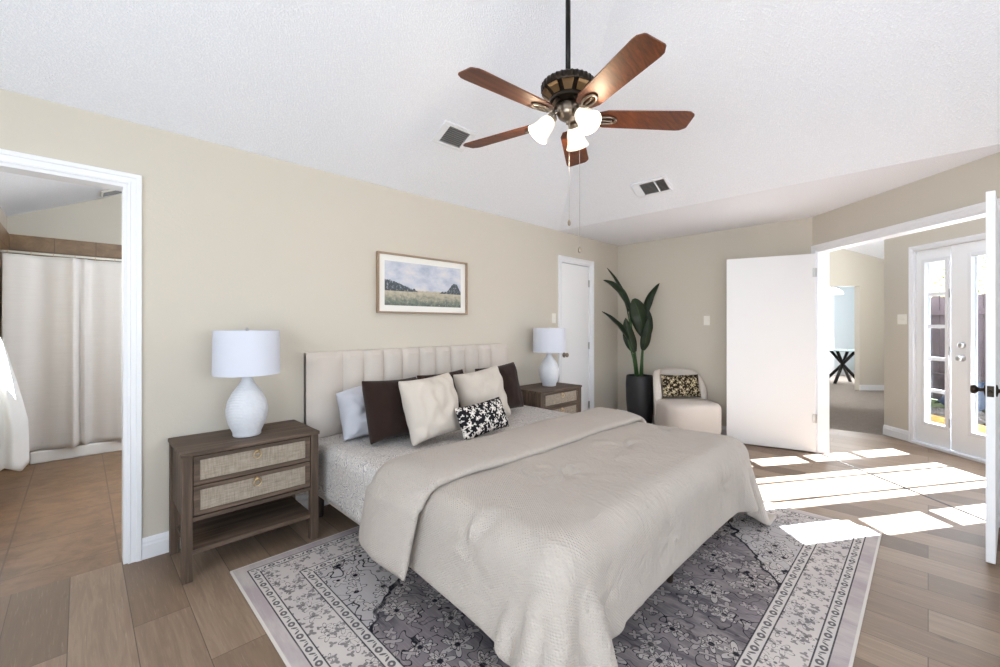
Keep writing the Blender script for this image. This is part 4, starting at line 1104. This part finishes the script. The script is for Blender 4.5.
# ------------------------------------------------------------------ switches
def switch(name, label, toggles, mtx):
    r = thing(name, label, 'light switch')
    r.matrix_world = mtx
    w = .036 if toggles == 1 else .058
    bm = BM(); box(bm, -w, w, -.006, 0, -.058, .058, .004); obj('plate', bm, 'white_plastic', r)
    for k_ in range(toggles):
        x = 0 if toggles == 1 else (-.024 + .048 * k_)
        bm = BM(); box(bm, x - .006, x + .006, -.016, -.005, -.010, .012, .002); obj('toggle', bm, 'white_plastic', r)
switch('light_switch', 'single white light switch on the back wall above the armchair', 1, Matrix.Translation((XB, 1.905, 1.375)) @ Matrix.Rotation(-PI / 2, 4, 'Z'))
switch('light_switch', 'double white light switch left of the patio doors', 2, Matrix.Translation(AB(4.915, LF, 1.385)) @ Matrix.Rotation(-PI * 3 / 4 , 4, 'Z') @ Matrix.Rotation(0, 4, 'Z'))
switch('light_switch', 'white light switch on the bed wall beside the closet door casing', 1, Matrix.Translation((3.985, YL, 1.40)))

# ------------------------------------------------------------------ ceiling vents
sl = math.atan(SL)
def vent(label, loc, rot, cells, w, d):
    r = thing('air_vent', label, 'air vent', group='ceiling air vents'); r.location = loc; r.rotation_euler = rot
    bm = BM(); x0, x1, y0, y1 = -w / 2, w / 2, -d / 2, d / 2
    cx = sorted(cells); cur_ = x0
    gy = d / 2 - .028
    box(bm, x0, x1, y0, -gy, -.014, 0, .004); box(bm, x0, x1, gy, y1, -.014, 0, .004)
    for a_, b_ in cx: box(bm, cur_, a_, -gy, gy, -.014, 0, .003); cur_ = b_
    box(bm, cur_, x1, -gy, gy, -.014, 0, .003)
    obj('frame', bm, 'white_trim', r)
    bm = BM(); box(bm, x0 + .01, x1 - .01, -gy - .01, gy + .01, -.0025, -.0005); obj('duct_backing', bm, 'dark_gap', r)
    for a_, b_ in cx:
        bm = BM(); n_ = 9
        for i in range(n_):
            y = -gy + 2 * gy * (i + .5) / n_; box(bm, a_, b_, y - .003, y + .003, -.011, -.004)
        obj('louvers', bm, 'steel', r)
vent('white ceiling air vent half behind a fan blade above the bed wall', (2.0, 2.512, H + SL * (YL - 2.512) - .001), (-sl, 0, 0), [(-.092, .10)], .30, .205)
vent('white ceiling air vent on the back slope to the right of the fan', (3.765, 1.805, H + SL * (HX - 3.765) - .001), (0, sl, PI / 2), [(-.145, -.06), (-.048, .09)], .335, .205)
bpy.data.objects['air_vent.001'].rotation_euler = (Matrix.Rotation(sl, 3, 'Y') @ Matrix.Rotation(PI / 2, 3, 'Z')).to_euler()

# ------------------------------------------------------------------ ceiling fan
FX, FY, FZ = 1.847, 1.35, 2.417
fan = thing('ceiling_fan', 'five blade ceiling fan with dark bronze motor and three lit glass shades', 'ceiling fan', (FX, FY, FZ))
zc_ = min(ZT, H + SL * (YL - FY)) - FZ
bm = BM(); lathe(bm, [(.015, zc_ - .10), (.045, zc_ - .095), (.07, zc_ - .05), (.075, zc_ + .005)], 32); obj('canopy', bm, 'dark_bronze', fan, auto=True)
bm = BM(); tube(bm, [(0, 0, .20), (0, 0, zc_ - .09)], .0135, 14); obj('downrod', bm, 'black_metal', fan, smooth=True)
bm = BM(); n = 96; prof = [(.024, .275), (.028, .252), (.06, .248), (.115, .238), (.140, .224), (.148, .208), (.148, .172), (.142, .160), (.124, .148), (.108, .130), (.096, .112), (.092, .105)]
prof = [(r_ * (.96 if r_ > .05 else 1), .105 + (z - .105) * .70) for r_, z in prof]
rows = []
for r_, z in prof:
    rows.append([Vector(((r_ + (.003 * (1 if i % 3 == 0 else -1) if z > .147 and z < .190 and r_ > .1 else 0)) * math.cos(2 * PI * i / n), (r_ + (.003 * (1 if i % 3 == 0 else -1) if z > .147 and z < .190 and r_ > .1 else 0)) * math.sin(2 * PI * i / n), z)) for i in range(n)])
V = grid(bm, rows, close_u=True); bm.faces.new(V[0]); bm.faces.new(V[-1])
mot = obj('motor_housing', bm, 'dark_bronze', fan, auto=True)
for k_ in range(10):
    bm = BM(); a_ = k_ * 2 * PI / 10
    R3 = Matrix.Rotation(a_, 4, 'Z')
    P = [[R3 @ Vector((r_, s_ * w_, z)) for s_ in (-1, 0, 1)] for r_, z, w_ in ((.136, .143, .030), (.121, .136, .027), (.106, .123, .022), (.094, .111, .018))]
    V = grid(bm, P); 
    o = obj('motor_vane', bm, 'antique_brass', mot); s_ = o.modifiers.new('t', 'SOLIDIFY'); s_.thickness = .003
bm = BM(); lathe(bm, [(.085, .106), (.098, .102), (.098, .088), (.07, .080), (.045, .076)], 40); obj('flywheel', bm, 'dark_bronze', fan, auto=True)
bm = BM(); lathe(bm, [(.045, .080), (.056, .072), (.060, .05), (.060, .028), (.050, .008), (.03, -.006), (.012, -.012), (.010, -.028), (.002, -.032)], 40); kit = obj('light_kit', bm, 'pewter', fan, auto=True)
for k_ in range(5):
    a_ = 3.041 + k_ * 2 * PI / 5
    Rz = Matrix.Rotation(a_, 4, 'Z'); Rp = Rz @ Matrix.Translation((0, 0, 0)) @ Matrix.Rotation(math.radians(-12), 4, 'X')
    bm = BM()
    out = []
    for t_ in range(0, 21):
        u = t_ / 20; r_ = .150 + (.664 - .150) * u
        w_ = .062 + .014 * u
        if u > .94: w_ -= .022 * ((u - .94) / .06)
        if u < .10: w_ *= (.72 + 2.8 * u)
        out.append((r_, w_))
    poly = [(r_, -w_) for r_, w_ in out] + [(.668, -.045), (.668, .045)] + [(r_, w_) for r_, w_ in out[::-1]]
    prism(bm, poly, .002, .009, Rp)
    bl = obj('blade', bm, 'cherry_blade', fan)
    bm = BM()   # blade iron: arm with an open oval loop under the blade
    tube(bm, [Rz @ Vector((.070, 0, .088)), Rz @ Vector((.10, 0, .060)), Rz @ Vector((.125, 0, .010)), Rz @ Vector((.16, 0, -.006))], [.010, .009, .009, .010], 10)
    loop = [Rp @ Vector((.205 + .052 * math.cos(q), .026 * math.sin(q), -.004)) for q in [2 * PI * i / 24 for i in range(25)]]
    tube(bm, loop, .0065, 8, cap=False)
    tube(bm, [Rp @ Vector((.150, 0, -.004)), Rp @ Vector((.235, 0, -.004))], .006, 8)
    obj('blade_iron', bm, 'pewter', bl, smooth=True)
Vd = Vector((0.7036, 0.7105, 0)); Rd = Vector((0.7105, -0.7036, 0))
for k_, an in enumerate((182, 302, 62)):
    dr = Rd * math.cos(math.radians(an)) + Vd * math.sin(math.radians(an))
    bm = BM(); tube(bm, [dr * .05 + Vector((0, 0, .035)), dr * .07 + Vector((0, 0, .032)), dr * .085 + Vector((0, 0, .012))], .011, 10)
    ax = (dr * .72 + Vector((0, 0, -.85))).normalized(); st = dr * .080 + Vector((0, 0, .012))
    q = ax.to_track_quat('Z', 'Y').to_matrix().to_4x4(); q.translation = st
    lathe(bm, [(.016, -.01), (.027, 0), (.028, .022), (.022, .03)], 20, mtx=q); arm = obj('lamp_arm', bm, 'pewter', fan, auto=True)
    bm = BM(); pr = [(.024, .018), (.036, .030), (.044, .055), (.047, .08), (.052, .105), (.064, .130), (.060, .130), (.048, .105), (.043, .08), (.040, .055), (.032, .033), (.020, .022)]
    V = grid(bm, [[q @ Vector((r_ * math.cos(2 * PI * i / 36), r_ * math.sin(2 * PI * i / 36), z)) for i in range(36)] for r_, z in pr], close_u=True)
    sh = obj('glass_shade', bm, 'lit_frosted_glass', fan, smooth=True); sh['label'] = 'lit frosted glass shade'
    bm = BM(); lathe(bm, [(.010, .02), (.014, .04), (.024, .07), (.022, .09), (.012, .104), (.001, .108)], 18, mtx=q); obj('bulb', bm, 'bulb_glow', sh, smooth=True)
    ld = bpy.data.lights.new('fan_bulb_light', 'POINT'); ld.energy = 4.0; ld.color = (1, .80, .55); ld.shadow_soft_size = .03
    lo = bpy.data.objects.new('fan_bulb_light', ld); C.objects.link(lo); lo.parent = fan; lo.location = st + ax * .16
for off, L in ((Rd * .015 + Vd * .055, .46), (Rd * .058 - Vd * .02, .62)):
    bm = BM(); tube(bm, [off + Vector((0, 0, .03)), off + Vector((0, 0, -.06 - L))], .0012, 5); ch = obj('pull_chain', bm, 'steel', fan)
    bm = BM(); lathe(bm, [(.001, 0), (.006, -.008), (.009, -.02), (.007, -.032), (.001, -.036)], 14, (off.x, off.y), mtx=Matrix.Translation((0, 0, -.06 - L))); obj('chain_finial', bm, 'pewter', ch, smooth=True)

# ------------------------------------------------------------------ armchair
CP = Vector((5.03, 2.01, 0))
ch = thing('armchair', 'low cream upholstered armchair with rounded back in the corner', 'armchair', CP, math.atan2(-0.7105, -0.7036) + math.radians(4))   # +x faces the bed
def superell(w, d, n=56, p=3.4):
    o_ = []
    for i in range(n):
        a_ = 2 * PI * i / n; c_, s_ = math.cos(a_), math.sin(a_)
        o_.append((d / 2 * math.copysign(abs(c_) ** (2 / p), c_), w / 2 * math.copysign(abs(s_) ** (2 / p), s_)))
    return o_
bm = BM(); rows = []
for sc_, z in ((.90, .10), (.985, .115), (1, .14), (1, .28), (1.0, .345), (.995, .385), (.975, .412), (.93, .432), (.85, .442), (.6, .448), (.2, .450)):
    rows.append([Vector((x * sc_ + .06, y * sc_, z)) for x, y in superell(.635, .60)])
V = grid(bm, rows, close_u=True); bm.faces.new(V[0]); bm.faces.new(V[-1]); obj('seat', bm, 'chair_fabric', ch, smooth=True)
bm = BM(); rows = []
for i in range(41):
    an = math.radians(-84 + 168 * i / 40)
    hgt = .40 + .365 * (math.cos(an * .5) ** .55 if abs(an) < PI else 0)
    hgt = .775 - .24 * abs(i / 20 - 1) ** 6
    cx, cy = -.04 - .27 * math.cos(an), .285 * math.sin(an)
    nx, ny = -math.cos(an), math.sin(an)
    row = []
    for w_, z in ((-.04, .12), (-.042, .4), (-.042, hgt - .03), (-.03, hgt - .008), (0, hgt), (.03, hgt - .008), (.042, hgt - .03), (.04, .4), (.036, .12)):
        lean = -.05 * max(0, z - .4) / .37 * math.cos(an)
        row.append(Vector((cx + nx * w_ + lean, cy + ny * w_, z)))
    rows.append(row)
V = grid(bm, rows, close_u=True); bm.faces.new(V[0]); bm.faces.new(V[-1]); obj('backrest', bm, 'chair_fabric', ch, smooth=True)
for x, y in ((.28, .22), (.28, -.22), (-.2, .2), (-.2, -.2)):
    bm = BM(); lathe(bm, [(.014, .001), (.022, .11)], 12, (x, y)); obj('leg', bm, 'leg_wood', ch)
cpil = pillow('chair_pillow', 'gold and black floral pillow on the armchair', 'gold_black_print', .48, .28, .15, (5.01, 2.03, .458), .28, math.radians(45 - 90 + 4), 9.0, wr=.003)
fdir = Vector((-0.7036, -0.7105))
cpil.location = (CP.x - fdir.x * .06, CP.y - fdir.y * .06, .458); cpil.rotation_euler = (Matrix.Rotation(math.radians(-45 + 4), 3, 'Z') @ Matrix.Rotation(-.25, 3, 'X')).to_euler()

# ------------------------------------------------------------------ planter and plant
PP = Vector((5.14, 2.62, 0))
pot = thing('potted_plant', 'tall black planter with a bird of paradise plant in the corner', 'plant', PP)
bm = BM(); lathe(bm, [(.130, .001), (.137, .01), (.152, .12), (.172, .35), (.178, .56), (.172, .645), (.168, .668), (.158, .670), (.155, .63), (.150, .56), (.02, .56)], 48); o = obj('planter', bm, 'pot_black', pot, auto=True)
bm = BM(); rows = [[Vector((r_ * math.cos(2 * PI * i / 32), r_ * math.sin(2 * PI * i / 32), .635 + .05 * (1 - r_ / .158) + .012 * noise.noise(Vector((r_ * 30, i, 0))))) for i in range(32)] for r_ in (.154, .12, .08, .04, .005)]
V = grid(bm, rows, close_u=True); bm.faces.new(V[-1]); obj('soil', bm, 'soil', pot, smooth=True)
PS = 424 / 5.50
def pp(px, py, dep=0.0):   # plant-plane position (metres right, metres up) from the base, with depth
    return Rd * ((px - 639.5) / PS) + Vd * dep + Vector((0, 0, CAM_H + (325 - py) / PS))
LEAVES = [  # base of stem, blade base, middle, tip, half width, facing (0 edge-on .. 1 towards room), depth of tip
    ((637, 376), (628, 312), (622, 290), (608.5, 267), .045, .25, .10),
    ((636, 376), (628, 309), (617, 291), (601, 281), .058, .40, -.10),
    ((635, 377), (626, 340), (614, 325), (597.5, 312), .060, .25, -.22),
    ((642, 376), (643, 322), (648, 300), (659.5, 283), .062, .45, .02),
    ((639, 376), (642, 336), (636, 312), (629, 300), .120, 1.0, -.12),
    ((641, 376), (644, 342), (648, 325), (650, 309), .080, .6, .10),
    ((637, 376), (634, 352), (628, 336), (624, 318), .080, .9, -.05),
    ((640, 376), (641, 350), (643, 336), (644, 318), .065, .9, -.16),
]
rnd = random.Random(8)
for (b0, b1, b2, b3, hw, fc, dp) in LEAVES:
    P0, P1, P2, P3 = pp(*b0, rnd.uniform(-.04, .04)), pp(*b1, dp * .35), pp(*b2, dp * .7), pp(*b3, dp)
    bm = BM(); P0.z = .655
    tube(bm, [P0, P0.lerp(P1, .5) + Rd * ((P1 - P0).dot(Rd) * -.12), P1], [.016, .012, .008], 8)
    st = obj('stem', bm, 'plant_stem', pot, smooth=True)
    bm = BM(); rows, uvs = [], []
    nn_ = 18
    for i in range(nn_ + 1):
        t_ = i / nn_
        c_ = P1 * ((1 - t_) ** 2) + (P2 * 2 - (P1 + P3) * .5) * (2 * t_ * (1 - t_)) + P3 * (t_ ** 2)
        t2 = min(1, t_ + .02); t1 = max(0, t_ - .02)
        f_ = lambda q: P1 * ((1 - q) ** 2) + (P2 * 2 - (P1 + P3) * .5) * (2 * q * (1 - q)) + P3 * (q ** 2)
        tg = (f_(t2) - f_(t1)).normalized()
        side_flat = tg.cross(Vd); side_flat = side_flat.normalized(); side_edge = Vd - tg * Vd.dot(tg); side_edge.normalize()
        sd = (side_flat * fc + side_edge * (1 - fc)).normalized(); nr = sd.cross(tg)
        w_ = hw * (math.sin(PI * min(1, t_ * .96 + .04)) ** .65) * (1.1 - .35 * t_) + .002
        rows.append([c_ + sd * (w_ * u) + nr * (.35 * w_ * abs(u) + .05 * w_ * math.sin(t_ * 18)) for u in (-1, -.66, -.33, 0, .33, .66, 1)])
        uvs.append([(u, t_ * .5) for u in (-1, -.66, -.33, 0, .33, .66, 1)])
    grid(bm, rows, uvs); o = obj('leaf', bm, 'plant_leaf', pot, smooth=True)
    s_ = o.modifiers.new('t', 'SOLIDIFY'); s_.thickness = .002
